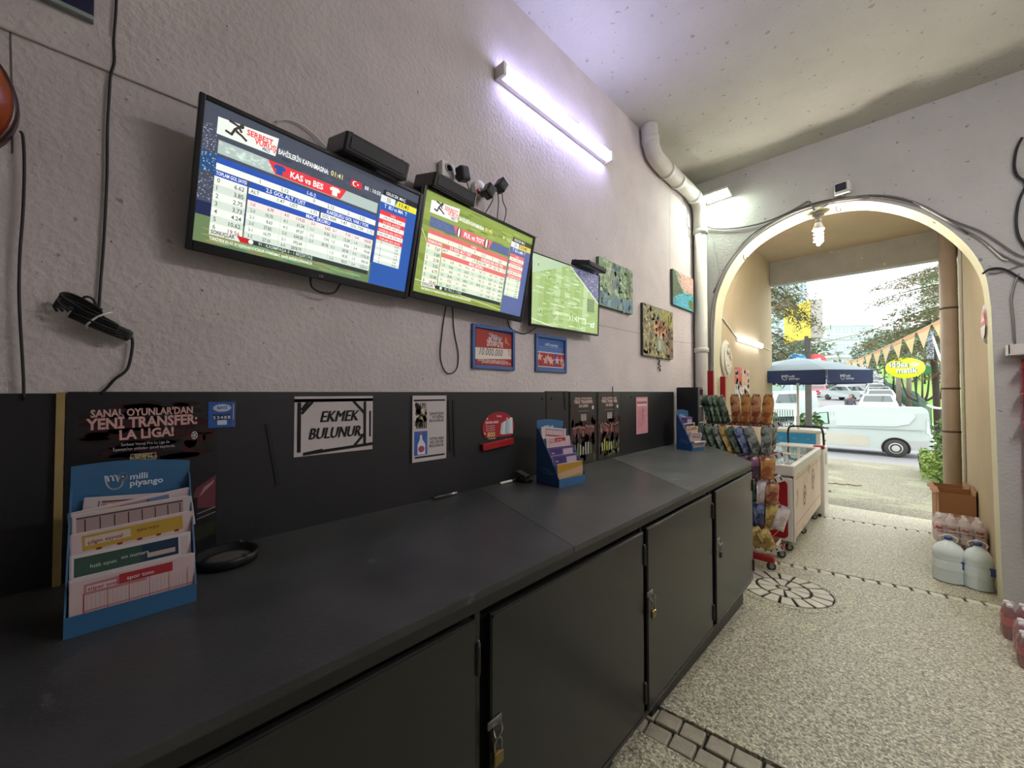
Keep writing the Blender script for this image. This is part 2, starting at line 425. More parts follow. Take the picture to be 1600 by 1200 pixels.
# ------------------------------------------------------------------ counter
ct = thing('counter', 'long charcoal cabinet counter along the left wall with worn black top', 'counter', (.45, 1.2, fl(1.2)))
CT = .945
seams = [[(.02, -1.6), (.93, -1.6)], [(.02, 1.515), (.93, 1.185)], [(.02, 3.05), (.93, 2.45)]]
sm2 = [onp(955, 715, 2, CT), onp(1072, 765, 2, CT)]
def seam_y(i, x):
    if i == 0: return -1.6
    if i == 1: return 1.515 - .363*(x-.02)
    k = (sm2[1].y-sm2[0].y)/(sm2[1].x-sm2[0].x); return sm2[0].y + k*(x-sm2[0].x)
XF = .925
for i in range(3):
    a0, a1 = seam_y(i, .02)+.0015, seam_y(i, XF)+.0015
    if i < 2: pl = [(.02, a0), (XF, a1), (XF, seam_y(i+1, XF)-.0015), (.02, seam_y(i+1, .02)-.0015)]
    else: pl = [(.02, a0), (XF, a1), (XF, 3.60), (.64, 4.03), (.285, 4.455), (.02, 4.455)]
    m = MB(); m.prism(pl, CT-.022, CT, (counter_1, counter_m, counter_3)[i]); m.build('countertop', ct)  # slab tones step lighter towards the arch, painting in the daylight sheen
m = MB(); m.prism([(.03, -1.58), (.89, -1.58), (.89, 3.59), (.61, 4.0), (.27, 4.42), (.03, 4.42)], .03, CT-.024, frame_m); m.build('carcass', ct)
m = MB()
def fb(y0, y1, z0, z1, x1=.912): m.b2(.886, x1, y0, y1, z0, z1, frame_m, b=.003)
fb(-1.58, 3.60, .885, CT-.022, .918); fb(-1.58, 3.60, 0, .028); 
m.build('front_rail', ct)
for y0, y1 in ((.735, .757), (1.733, 1.746), (2.655, 2.692), (-.26, -.235)):
    m = MB(); fb(y0, y1, .028, .885, .905); m.build('stile', ct)
m = MB(); m.b2(.79, .862, 1.93, 3.55, fl(2.6)-.05, .03, frame_m); m.b2(.79, .862, -1.55, 1.55, fl(0)-.1, .03, frame_m); m.build('plinth', ct)
m = MB(); m.b2(.12, .5, -1.5, 4.2, fl(2)-.1, .04, void_m); m.build('underside', ct)
def lock(y, z, parent, brassy=False):
    mm = MB(); Xh = frame((.932, y, z), (0, 1, 0), (0, 0, 1))
    mm.box((.0, .03, -.002), (.055, .022, .006), steel, Xh, .002); mm.tube(smooth([(.02, .02, .004), (.005, .018, .022), (-.012, .0, .016), (-.008, .012, .0)], 4), .0035, steel, 6, Xh)
    hp = mm.build('hasp', parent)
    mm = MB(); mm.box((-.004, -.055, .016), (.036, .034, .014), brass if brassy else blk2, Xh, .004)
    mm.tube(smooth([(-.016, -.04, .016), (-.017, -.012, .016), (-.004, .0, .016), (.009, -.012, .016), (.008, -.04, .016)], 4), .0032, steel, 6, Xh)
    mm.build('padlock', parent)
def door(y0, y1, z0, z1, hinge_y, lk=None):
    mm = MB(); mm.b2(.908, .926, y0, y1, z0, z1, door_m, b=.004)
    mm.b2(.925, .929, y0+.004, y1-.004, z1-.012, z1-.004, door_m, b=.001); mm.b2(.925, .929, y0+.004, y0+.010, z0+.004, z1-.004, door_m, b=.001); mm.b2(.925, .929, y0+.004, y1-.004, z0+.004, z0+.012, door_m, b=.001)
    d = mm.build('door', ct)
    for z in (z1-.11, z0+.1):
        q = MB(); q.lathe([(.004, -.045), (.0075, -.042), (.0075, .042), (.004, .045)], frame_m, T(.928, hinge_y, z), 8); q.ball((.928, hinge_y, z+.048), .005, steel, 6); q.build('hinge', d)
    if lk: lock(lk[0], lk[1], d, lk[2])
    return d
door(-.225, .722, .036, .874, .729); door(.778, 1.722, .036, .866, 1.727, (.79, .53, True)); door(1.758, 2.643, .036, .870, 2.649, (1.775, .54, True)); door(2.708, 3.585, .036, .872, 3.59, (2.74, .53, False))
door(-1.2, -.265, .036, .874, -.25)
# ------------------------------------------------------------------ televisions
def tv_table(p, W, H, c):
    """betting screen; u, v run 0..1 over the lit screen"""
    def r(a, b, d, e, h, l=1): p.rect(a*W, b*H, d*W, e*H, h, l)
    def t(s, u, v, h, col, al='l', l=6, bold=.012, mw=None, sh=0, xs=.85): p.text(s, u*W, v*H, h*H*1.35, col, al, l, bold, sh, mw*W if mw else None, xs)
    r(0, 0, 1, 1, c['bg'])
    rnd = random.Random(c['seed'])
    if c['stadium']:
        r(0, .0, 1, .2, c['g2'], 1.4); r(0, .2, 1, .30, '#20284a', 1.4); r(0, .52, .06, .66, '#1f4c78', 1.4)
        for _ in range(260): u = rnd.random()*.052; v = .31+rnd.random()*.55; p.ell(u*W, v*H, .002, .0016, rnd.choice(['#6d7190', '#9a9cb0', '#404668', '#c8c8d0', '#55597a']), 2, 5)
        for _ in range(120): u = rnd.random(); v = rnd.random()*.10+.0; p.ell((.07+u*.62)*W, v*H+.004, .02+.03*rnd.random(), .004, rnd.choice(['#5f8058', '#7a9c70', '#8a8f5a', '#56785a', '#86a680', '#8f8458']), 2, 8)
        for i in range(18): p.ell((.27+.03*rnd.random()+.5*rnd.random())*W, (.72+.24*rnd.random())*H, .018, .006, rnd.choice(['#3d4258', '#4a5066', '#353a50']), 1.7, 8)
    else:
        for i in range(9): r(0, i/9, 1, i/9+.055, rnd.choice(['#7f9144', '#8a9a4e', '#76883a', '#929f58']), 1.4)
        for _ in range(160): p.ell((.07+.86*rnd.random())*W, (.02+.96*rnd.random())*H, .02+.03*rnd.random(), .004, rnd.choice(['#8a9a4c', '#70823a', '#9aa85c', '#647a36']), 2, 8)
        p.stroke([(.004, .62*H), (.06*W, .5*H)], .004, '#c8d29a', 2.5); p.stroke([(.004, .12*H), (.8*W, .02*H)], .004, '#c8d29a', 2.5)
    # logo
    p.poly([(.045*W, .925*H), (.045*W, .805*H), (.262*W, .812*H), (.268*W, .955*H)], '#dfe8df', 4)
    k = W/.82
    man = [[(.085, .93), (.12, .915)], [(.12, .915), (.105, .885), (.122, .865)], [(.105, .885), (.095, .84), (.075, .85)], [(.112, .872), (.13, .86), (.148, .838)], [(.118, .912), (.128, .885)]]
    for s in man: p.stroke([(a*W, b*H) for a, b in s], .0075*k, '#3c3430', 5)
    p.ell(.128*W, .925*H, .007*k, .008*k, '#3c3430', 5)
    t('SERBEST', .148, .885, .042, c['red'], bold=.03, mw=.108); t('VURUŞ', .178, .845, .042, c['red'], bold=.03, mw=.085); t('PRO', .21, .818, .024, '#33506e', bold=.03)
    t('BAHİSLERİN KAPANMASINA:', .272, .842, .042, '#e8ece8', bold=.02, mw=.222); t('01:41' if c['stadium'] else '01:42', .505, .845, .045, '#dcd88a', mw=.07)
    # match strip
    r(.054, .672, .763, .768, c['strip'], 3)
    for _ in range(40): p.ell((.06+.2*rnd.random())*W, (.69+.06*rnd.random())*H, .006, .004, c['strip2'], 4, 7)
    p.poly([(.235*W, .768*H), (.27*W, .676*H), (.565*W, .676*H), (.59*W, .768*H)][::1], c['red'], 5)
    t(c['match'], .33, .698, .05, '#f2f0ee', l=7, bold=.025, mw=.18)
    if c['stadium']:
        for u, h in ((.285, '#1f4f98'), (.535, '#e6ebdf')):
            p.poly([((u+a)*W, (.72+b)*H) for a, b in ((-.013, -.035), (.013, -.035), (.013, .005), (.022, -.0), (.026, .02), (.013, .036), (-.013, .036), (-.026, .02), (-.022, 0), (-.013, .005))], h, 7)
    else:
        for u, h in ((.285, '#e8e8e0'), (.535, '#e6ebdf')):
            p.ell(u*W, .72*H, .018*W, .055*H, '#1d2320', 7); p.ell(u*W, .72*H, .009*W, .05*H, h, 8); 
    B = c['head']; WH = c['white']; W2_ = c['white2']
    r(.054, .603, .764, .65, B, 3); t('1-0-2', .43, .612, .032, '#e6e8f0', 'c')
    r(.054, .555, .764, .603, WH, 3)
    for u, s in ((.215, '1'), (.315, '2.12'), (.445, '0'), (.525, '2.12'), (.615, '2'), (.69, '2.25')): t(s, u, .566, .03, '#555b58', 'c')
    r(.052, .507, .168, .55, B, 3); t('TOPLAM GOL SAYISI', .056, .518, .028, '#e6e8f0', mw=.11, bold=.02)
    vals = c['left']
    for i in range(7):
        v1 = .507-i*.0575; r(.052, v1-.0575, .17, v1, WH if i % 2 == 0 else W2_, 3)
        t(str(i), .062, v1-.042, .034, '#5b605c'); t(vals[i], .16, v1-.05, .034, '#474c48' if i < 6 else '#8a4a44', 'r')
    r(.176, .507, .475, .55, B, 3); t('2.5 GOL ALT / ÜST', .325, .517, .032, '#e6e8f0', 'c', bold=.02)
    r(.483, .507, .764, .55, B, 3); t('KARŞILIKLI GOL VAR / YOK', .62, .517, .030, '#e6e8f0', 'c', mw=.22, bold=.02)
    r(.176, .46, .475, .507, WH, 3); r(.483, .46, .764, .507, WH, 3)
    for u, s in ((.2, 'ALT'), (.305, '1.47'), (.36, 'ÜST'), (.45, '1.71')): t(s, u, .471, .03, '#5b605c', 'c')
    for u, s in ((.525, 'GOL VAR'), (.6, '1.47'), (.67, 'GOL YOK'), (.742, '1.72')): t(s, u, .471, .03, '#5b605c', 'c', mw=.07)
    r(.176, .413, .764, .46, B, 3); t('MAÇ SKORU', .475, .423, .032, '#e6e8f0', 'c', bold=.02)
    for i in range(6): r(.176, .413-(i+1)*.05, .764, .413-i*.05, (c['rose'] if i < 2 else WH) if i % 2 == 0 else W2_, 3)
    cols = c['cols']
    for ci, (u, col) in enumerate(zip((.19, .325, .445, .55, .665), cols)):
        for i, (a, b) in enumerate(col):
            v = .413-(i+1)*.05+.012; t(a, u, v, .028, '#6a6f6b', xs=.7); t(b, u+.09, v, .028, '#474c48', 'r', xs=.7)
        if ci: r(u-.014, .12, u-.012, .413, '#b9c0ba', 4)
    r(.054, .075, .76, .113, '#2f3834', 3); p.poly([(.052*W, .072*H), (.165*W, .072*H), (.15*W, .115*H), (.052*W, .115*H)], '#d8dcd6', 4)
    t('SONUÇLAR', .058, .082, .03, '#2f3834', bold=.02, mw=.085)
    if c['stadium']: p.poly([(.165*W, .072*H), (.2*W, .072*H), (.19*W, .115*H), (.15*W, .115*H)], '#b8232c', 4)
    p.ell(.205*W, .094*H, .008*k, .008*k, '#e8e8e4', 6); t(c['res'], .235, .083, .026, '#bfd2c4', mw=.25)
    t('TÜRKİYEDE EN AZ 18 YAŞINDAN KÜÇÜKLER OYNAYAMAZ. BAHİS ANİDEN KAPANABİLİR.', .054, .035, .022, '#e6e6d8', mw=.42, bold=.03)
    if c['stadium']: r(.607, .828, .664, .885, '#cc2b36', 5); p.ell(.628*W, .857*H, .0105*k, .0105*k, '#f0f0f0', 6); p.ell(.631*W, .857*H, .0085*k, .0085*k, '#cc2b36', 7); p.ell(.643*W, .857*H, .004*k, .004*k, '#f0f0f0', 7, 5)
    t('88 : 10:55', .68, .845, .036, '#dfe3e6' if c['stadium'] else '#c9d49a', mw=.09)
    # right column
    r(.772, 0, 1, .865, c['col'], 3); r(.785, .865, 1, .92, '#1b1e2a' if c['stadium'] else '#39402a', 4); t('GELECEK MAÇ', .80, .88, .03, '#d9dcdf', l=7, mw=.12)
    r(.775, .80, .86, .865, '#d5dcd6', 5); t('S5', .81, .815, .04, '#6a6f72', l=7); p.poly([(.86*W, .80*H), (.995*W, .805*H), (.995*W, .865*H), (.875*W, .865*H)], c['yel'], 6); t('11:41', .885, .817, .042, '#3a3410', l=8, xs=1.0)
    t('T  BU vs MA  T', .80, .755, .036, '#dfe4f0', l=7, mw=.14)
    for i, s in enumerate(('1-0-2', '2.5 GOL ALT/ÜST', 'KARŞILIKLI GOL VAR/YOK', 'TOPLAM GOL SAYISI')):
        v = .725-i*.082; r(.782, v-.042, .938, v, c['red'], 5); t(s, .86, v-.034, .022, '#f0dcdc', 'c', l=7, mw=.14)
        if i < 3: r(.782, v-.082, .938, v-.042, WH, 5); t(('2.70  0  3.05  2  2.29', 'ALT 1.67  ÜST 1.57', 'GOL VAR 1.45 YOK 1.75')[i], .86, v-.072, .021, '#4a4f4c', 'c', l=7, mw=.14)
    for i in range(7):
        v = .437-i*.032; r(.782, v-.032, .938, v, WH if i % 2 else W2_, 5); t(str(i), .81, v-.026, .021, '#5a5f5c', l=7); t(('6.72', '3.80', '2.74', '3.72', '4.73', '10.82', '19.40')[i], .92, v-.026, .021, '#5a5f5c', 'r', l=7)

L1 = ['6.62', '3.85', '2.75', '3.73', '4.24', '10.62', '19.56']
COLS1 = [[('1-0', '6.79'), ('2-0', '10.70'), ('2-1', '8.63'), ('3-0', '27.82'), ('3-1', '16.77'), ('3-2', '27.10')],
         [('4-0', '119.25'), ('4-1', '61.54'), ('4-2', '69.37'), ('5-0', '634.28'), ('5-1', '392.64'), ('6-0', '2878.79')],
         [('0-0', '6.62'), ('1-1', '4.36'), ('2-2', '7.91'), ('3-3', '38.78')],
         [('0-1', '7.10'), ('0-2', '12.24'), ('1-2', '8.56'), ('0-3', '34.78'), ('1-3', '18.35'), ('2-3', '30.51')],
         [('0-4', '162.02'), ('1-4', '58.40'), ('2-4', '90.68'), ('0-5', '1176.20'), ('1-5', '430.50'), ('2-6', '1223.21')]]
L2 = ['7.67', '5.88', '2.78', '3.62', '6.75', '10.40', '18.40']
COLS2 = [[('1-0', '6.76'), ('2-0', '10.66'), ('2-1', '8.63'), ('3-0', '20.06'), ('3-1', '17.23'), ('3-2', '24.27')],
         [('4-0', '131.5'), ('4-1', '66.20'), ('4-2', '71.10'), ('5-0', '600.6'), ('5-1', '419.0'), ('6-0', '462.1')],
         [('0-0', '7.67'), ('1-1', '4.27'), ('2-2', '7.91'), ('3-3', '38.35')],
         [('0-1', '8.19'), ('0-2', '12.76'), ('1-2', '8.96'), ('0-3', '32.60'), ('1-3', '17.79'), ('2-3', '31.00')],
         [('0-4', '102.0'), ('1-4', '56.22'), ('2-4', '80.80'), ('0-5', '890.0'), ('1-5', '390.4'), ('2-6', '974.3')]]
S1 = dict(seed=1, stadium=True, bg='#454a57', g2='#677c55', red='#d63a44', strip='#a9b9b4', strip2='#bccac4', match='KAS vs BES', head='#2a50a8', white='#e4ece2', white2='#cdd8cd', rose='#f0dcd8', left=L1, cols=COLS1, res='91 : KASIMPAŞA 0 - 1 BEŞİKTAŞ', col='#2b55a0', yel='#d9d23c')
S2 = dict(seed=2, stadium=False, bg='#84964a', g2='#84964a', red='#d0686a', strip='#55628a', strip2='#5f6c92', match='FUL vs TOT', head='#cf6a68', white='#dfe0cc', white2='#c6d6bf', rose='#dfe0cc', left=L2, cols=COLS2, res='90 : FUL 2 - 1 TOT', col='#55628f', yel='#c8b85a')

def television(label, bl, br, tl, W, H, fill, bez=(.017, .016, .034), logo=None, dark=None):
    bl, br, tl = V(bl), V(br), V(tl)
    u = (br-bl); X = frame(bl, u, tl-bl)
    t = D.objects.new('television', None); C.objects.link(t); base = X @ V((W/2, 0, 0)); t.location = base; WM[t] = T(*base)
    tag(t, label, 'television', 'betting screens on the left wall')
    s_, tp, bt = bez
    dm = dark or blk
    mb = MB()
    mb.b2(0, s_, 0, H, -.022, .006, dm, X, .003); mb.b2(W-s_, W, 0, H, -.022, .006, dm, X, .003); mb.b2(s_, W-s_, H-tp, H, -.022, .006, dm, X, .003); mb.b2(s_, W-s_, 0, bt, -.022, .006, dm, X, .003)
    fr = mb.build('frame', t)
    if logo:
        mb = MB(); mb.text(logo, .013, pm('#a9a9ad'), X @ T(W*.52, bt*.3, .0066), 'c', .02); mb.build('maker_mark', fr)
    mb = MB(); mb.b2(W*.46, W*.50, bt*.1, bt*.4, .006, .0075, blk2, X); mb.build('power_sensor', fr)
    mb = MB(); mb.b2(.01, W-.01, .01, H-.01, -.03, -.012, blk2, X, .004); mb.b2(W*.22, W*.78, .06, H*.62, -.052, -.03, blk2, X, .01); mb.build('rear_housing', t)
    mb = MB(); sx = X @ T(s_, bt, -.002); sw, sh = W-2*s_, H-bt-tp
    p = P(mb, sx, SCREEN); fill(p, sw, sh); mb.build('screen', t)
    # wall bracket: plate on the wall and two tilting arms
    mb = MB(); c = X @ V((W/2, H*.45, 0))
    mb.b2(0, .006, c.y-.12, c.y+.12, c.z-.1, c.z+.1, blk, None, .002)
    for dy in (-.1, .1):
        e = X @ V((W/2+dy, H*.45, -.05)); mb.tube([(.003, c.y+dy, c.z), e], .011, blk, 6)
    mb.build('wall_bracket', t)
    return t, X

tv1, X1 = television('large betting screen in a black frame reading KAS vs BES', (.075, .178, 1.979), (.075, 1.012, 1.948), (.185, .190, 2.462), .832, .495, lambda p, W, H: tv_table(p, W, H, S1), logo='LG')
tv2, X2 = television('betting screen with green pitch background and pink table reading FUL vs TOT', (.075, 1.02, 1.963), (.075, 1.826, 1.938), (.18, 1.007, 2.484), .800, .53, lambda p, W, H: tv_table(p, W, H, S2), logo=None)
def tv3_fill(p, W, H):
    rnd = random.Random(5)
    p.rect(0, 0, W, H, '#8fa86c')
    for i in range(6): p.poly([(W*(i/7), 0), (W*(i/7+.07), 0), (W*(i/7+.12), H), (W*(i/7+.04), H)], ('#98b078', '#86a05e', '#a3b98a')[i % 3], 2)
    for _ in range(160): p.ell((.07+.86*rnd.random())*W, (.02+.96*rnd.random())*H, .02+.03*rnd.random(), .006, rnd.choice(['#9db584', '#869f5c', '#a8bc94', '#93ac70', '#b4c5a6']), 3, 8)
    p.poly([(.0, H*.72), (0, H), (W*.5, H), (W*.25, H*.85)], '#a3b99a', 4)
    p.poly([(W*.52, H), (W, H*.52), (W, H)], '#5f6280', 5)
    for _ in range(150):
        a = rnd.random(); b = rnd.random()
        if a + b > 1: a, b = 1-a, 1-b
        p.ell(W*(1-.46*a), H*(1-.46*b), .006, .005, rnd.choice(['#8a8fb0', '#b8bccb', '#40456a', '#6d6f90', '#a57f8a', '#4c6a58']), 6, 5)
    p.stroke([(W*.52, H), (W, H*.52)], .008, '#c9d3c4', 7); p.stroke([(0, H*.07), (W*.3, H*.0)], .005, '#d5e0c6', 7)
    for u, v in ((.12, .2), (.22, .72), (.08, .86), (.42, .4), (.55, .25), (.47, .62), (.3, .15), (.66, .44)):
        p.ell(u*W, v*H, .004, .012, '#4c6140', 7, 7); p.ell(u*W, (v+.03)*H, .003, .004, '#d8d5c8', 8, 6)
    p.rect(.80*W, .34*H, .93*W, .57*H, '#7d9166', 7)
    for i in range(6):
        for j in range(3): p.rect((.815+.038*j)*W, (.36+.035*i)*H, (.84+.038*j)*W, (.38+.035*i)*H, '#4e5f44', 8)
    p.text('KAZANDIRAN', .28*W, .2*H, .03, '#dbe5cc', maxw=.3*W); p.text('11:41', .53*W, .14*H, .06, '#dbe5cc', bold=.01, maxw=.2*W); p.rect(.66*W, .2*H, .78*W, .215*H, '#dbe5cc', 8); p.rect(.775*W, .12*H, .785*W, .215*H, '#dbe5cc', 8)
    p.rect(.87*W, .1*H, .93*W, .16*H, '#e6ecdc', 8); p.rect(.885*W, .115*H, .915*W, .145*H, '#8fa86c', 9)
tv3, X3 = television('third screen showing only a pale green football pitch', (.075, 1.905, 1.932), (.075, 2.715, 1.944), (.095, 1.915, 2.42), .805, .475, tv3_fill, (.006, .006, .014))

# ------------------------------------------------------------------ set-top boxes, sockets, adapters on top of the screens
def settop(label, L4, sz, open_front=True):
    c, u, v = L4
    X = frame(c, u, v); w_, d_, h_ = sz     # local x along the wall, y out of the wall, z up/down
    t = thing('set_top_box', label, 'set-top box', tuple(X.translation), group='set-top boxes above the screens')
    m = MB(); m.box((0, 0, 0), (w_, d_, h_), blk, X, .008); m.build('case', t)
    m = MB(); sgn = -1
    m.box((0, d_/2+.001, 0), (w_*.84, .004, h_*.55), blk2, X, .001)
    m.box((0, 0, -h_/2-.001), (w_*.8, d_*.7, .004), blk2, X, .001)
    m.build('front_panel', t)
    m = MB()
    for i in range(7): m.box((-w_*.36+i*.02, 0, h_/2+.0005), (.008, d_*.5, .002), blk2, X)
    m.build('vent', t)
    for sx in (-1, 1):
        for sy in (-1, 1): m = MB(); m.lathe([(.006, -.003), (.006, .003)], blk2, X @ T(sx*w_*.4, sy*d_*.38, -h_/2-.003), 8); m.build('foot', t)
    return t
settop('larger black set-top box tilted on the top edge of the screen reading KAS', ((.15, .775, 2.50), (0, 1, -.07), (.97, 0, -.30)), (.28, .21, .075))
settop('black set-top box behind the top of the screen reading FUL', ((.13, 1.195, 2.525), (0, 1, -.06), (.97, 0, -.30)), (.26, .19, .07))
settop('small black set-top box on the pale green pitch screen beside the waterfall painting', ((.13, 2.50, 2.435), (0, 1, -.05), (.97, 0, -.26)), (.24, .16, .04))

def wallplug(label, c, rz=0, tilt=0):
    t = thing('power_adapter', label, 'power adapter', c, group='plug-in adapters above the screens')
    X = T(*c) @ RX(tilt)
    m = MB(); m.box((0, 0, 0), (.055, .062, .075), blk, X, .009); m.build('case', t)
    m = MB(); m.box((.029, 0, 0), (.003, .04, .05), blk2, X, .001); m.build('rating_plate', t)
    m = MB(); m.tube([(-.02, 0, 0), (-.05, 0, 0)], .018, blk, 10, X); m.build('plug', t)
    return t
so = thing('double_socket', 'square white wall socket left of the adapters above the second screen', 'wall socket', (.02, 1.285, 2.71))
m = MB(); m.box((.02, 1.28, 2.705), (.04, .085, .085), white_pl, RX(0), .006); m.build('box', so)
m = MB(); m.lathe([(.027, 0), (.027, .004), (.02, .004), (.017, -.004)], mat('socket_grey', '#a8a49c', .5), frame((.04, 1.285, 2.715), (0, 1, 0), (0, 0, 1)), 18); m.build('outlet', so)
s2 = thing('round_socket', 'round white wall socket with a red dot under two black adapters', 'wall socket', (.02, 1.52, 2.69))
m = MB(); m.lathe([(.052, 0), (.052, .03), (.045, .036)], white_pl, frame((0, 1.52, 2.69), (0, 1, 0), (0, 0, 1)), 24); m.build('box', s2)
m = MB(); m.lathe([(.014, 0), (.014, .006)], mat('red_switch', '#c22a22', .4), frame((.036, 1.497, 2.668), (0, 1, 0), (0, 0, 1)), 12); m.build('switch', s2)
wallplug('upright black adapter plugged in beside the square white socket', (.085, 1.345, 2.69), tilt=.25)
wallplug('lower black adapter on the round white socket', (.085, 1.535, 2.665), tilt=-.5)
wallplug('black adapter plugged in furthest along, above the round white socket', (.085, 1.635, 2.735), tilt=-.6)

def cable(label, pts, r=.004, mt=None, sm=4, n=6, group=None, name='cable', cat='cable'):
    q = smooth(pts, sm); m = MB(); m.tube(q, r, mt or cable_m, n)
    return m.build(name, None, label=label, cat=cat, group=group, origin=tuple(q[0]))
LX = lambda pts, x=.006: [Lw(a, b, x) for a, b in pts]
cable('thin black lead dropping from the lower adapter to the second screen', LX([(768, 305), (770, 312), (762, 327), (752, 343)], .06), .003)
cable('black lead dropping from the far adapter behind the second screen, left of two', LX([(777, 298), (779, 315), (777, 340), (778, 355)], .05), .003)
cable('black lead dropping from the far adapter behind the second screen, wavy right one', LX([(784, 296), (786, 315), (791, 330), (785, 356)], .05), .003)
cable('short black lead from the upright adapter down to the set-top box', LX([(729, 283), (733, 300), (731, 318), (732, 335)], .07), .003)
cable('thin white lead looping over the top edge of the large screen', LX([(430, 190), (450, 187), (470, 195), (490, 210), (512, 233)], .012), .0035, cable_w)
cable('black loop of cable hanging under the large screen', [X1 @ V((.40, .0, -.02)), X1 @ V((.41, -.035, -.02)), X1 @ V((.45, -.05, -.02)), X1 @ V((.50, -.04, -.02)), X1 @ V((.52, 0, -.02))], .004)
cable('long thin black loop hanging on the wall below the second screen', LX([(697, 478), (692, 510), (688, 555), (694, 578), (704, 584), (714, 575), (716, 552), (710, 520), (707, 480)]), .0032)
cable('short black lead sagging between the second screen and the pitch screen', LX([(793, 500), (797, 512), (812, 520), (822, 521), (838, 512)]), .0032)
cable('long black cable hanging down the wall from the ceiling to the cord bundle', LX([(182, -260), (184, -120), (182, 0), (178, 60), (179, 95), (173, 118), (171, 145), (168, 200), (167, 280), (162, 380), (157, 445), (154, 490)], .012), .0036)
cable('black cable hanging left of the cord bundle, running down behind the counter panel', LX([(32, 205), (36, 215), (38, 260), (36, 330), (31, 400), (30, 470), (35, 560), (37, 600), (37, 625)], .026), .0036)
cable('black cord bending from the bundle down to the top of the dark panel', LX([(200, 518), (207, 532), (205, 555), (198, 578), (180, 592), (168, 605), (157, 616)], .02), .004)
# tied cord bundle
cb = thing('power_strip', 'bundle of black cord and multi-socket block tied with a pale tie on the wall', 'extension cord', tuple(Lw(148, 500, .01)))
a, b = Lw(92, 474, .03), Lw(205, 520, .03)
Xb = frame((a+b)/2, b-a, (0, 0, 1)); ln = (b-a).length
m = MB(); m.box((.03, -.012, 0), (ln*.72, .036, .036), blk, Xb, .01); m.build('socket_block', cb)
for k in range(6):
    m = MB(); o = .006*(k-2); z = .01+.004*(k % 3)
    m.tube(smooth([(-ln*.45+.01*k, -.012+o, z), (-ln*.52, .002+o, z+.006), (-ln*.42, .018+o, z), (0, .012+o*.8, z+.01), (ln*.4-.02*k, .004+o, z), (ln*.5-.02*k, -.004+o, z), (ln*.3, -.016+o, z+.012), (-ln*.3, -.014+o, z+.012)], 5), .0036, cable_m, 6, Xb)
    m.build('cord_loop', cb)
m = MB(); m.tube(smooth([(-ln*.3, .02, .012), (-ln*.28, .045, .014), (-ln*.18, .047, .012), (-ln*.06, .025, .014), (0, .012, .02)], 5), .0034, cable_m, 6, Xb); m.build('cord_loop', cb)
m = MB(); m.tube(smooth([(-.005, -.036, .0), (-.008, -.03, .025), (0, 0, .032), (.014, .024, .026), (.02, .034, 0)], 4), .003, cable_w, 6, Xb); m.build('cable_tie', cb)

# orange dome at the left edge and navy picture above it
od = thing('round_dome_sign', 'round glossy orange dome with dark rim cut by the left edge of the photo', 'wall sign', (0, -.385, 2.285))
Xo = frame((0, -.385, 2.285), (0, 1, 0), (0, 0, 1))
m = MB(); m.lathe([(.205, .0), (.205, .03), (.2, .036)], mat('dark_red_rim', '#3a120c', .3), Xo, 40); m.build('rim', od)
m = MB(); m.lathe([(.2, .03), (.19, .055), (.16, .085), (.11, .108), (.05, .12), (.001, .123)], mat('orange_gloss', '#a5540f', .3, hx2='#8a2c10', scale=4), Xo, 40); m.build('dome', od)
npic = thing('framed_picture', 'dark navy picture with pale lower edge high at the top left of the wall', 'picture', (.01, -.2, 2.65))
Xn = frame((0, -.042, 2.645), (0, -1, .0), (0, 0, 1))
m = MB(); m.b2(.0, .42, .0, .34, -.022, -.002, mat('navy_board', '#1c1c44', .5, var=.2), Xn, .002); m.build('board', npic)
m = MB(); m.b2(.0, .42, -.008, .006, -.024, .0, mat('pale_edge', '#8f9a94', .6), Xn, .002); m.build('edge_strip', npic)

# ------------------------------------------------------------------ lamps
def lit(name, hx, e): return mat(name, hx, .5, emit=e)
ft = thing('fluorescent_lamp', 'long glowing fluorescent strip lamp on the left wall near the ceiling', 'lamp', (.04, 2.25, 3.49))
a, b = Lw(782, 104, .05), Lw(952, 231, .05); a.z = b.z = 3.475
m = MB(); m.b2(0, .035, a.y, b.y, 3.44, 3.515, white_pt, None, .004); m.build('channel', ft)
m = MB(); m.b2(.035, .078, a.y+.03, b.y-.012, 3.442, 3.512, lit('tube_light', '#bdbcff', TUBE), None, .014); m.build('diffuser', ft)
for y in (a.y+.012, b.y-.004):
    m = MB(); m.b2(.0, .082, y-.014, y+.014, 3.436, 3.518, white_pl, None, .006); m.build('end_cap', ft)
m = MB(); m.tube(smooth([(.01, 2.42, 3.53), (.02, 2.45, 3.575), (.015, 2.5, 3.56), (.02, 2.54, 3.59), (.01, 2.5, 3.53)], 4), .006, white_pl, 6); m.build('wire_knot', ft)

fd = thing('flood_lamp', 'small glowing rectangular lamp high in the corner left of the arch', 'lamp', (.29, 5.03, 3.78))
Xf = frame((.29, 4.93, 3.79), (1, 0, .04), (0, -.96, .28))
m = MB(); m.box((0, 0, 0), (.27, .16, .03), white_pt, Xf, .006); m.build('housing', fd)
m = MB(); m.box((0, 0, .018), (.235, .125, .008), lit('flood_light', '#eafff0', FLOOD), Xf, .002); m.build('lens', fd)
m = MB(); m.tube([(.29, 4.95, 3.80), (.29, 5.05, 3.82)], .012, white_pt, 8); m.build('bracket', fd)
cable('thin white cord dropping from the flood lamp down the arch wall', [(x, 5.043, z) for x, z in [(p.x, p.z) for p in [Aw(1111, 322), Aw(1113, 345), Aw(1117, 378), Aw(1121, 410), Aw(1124, 440)]]], .003, cable_w)

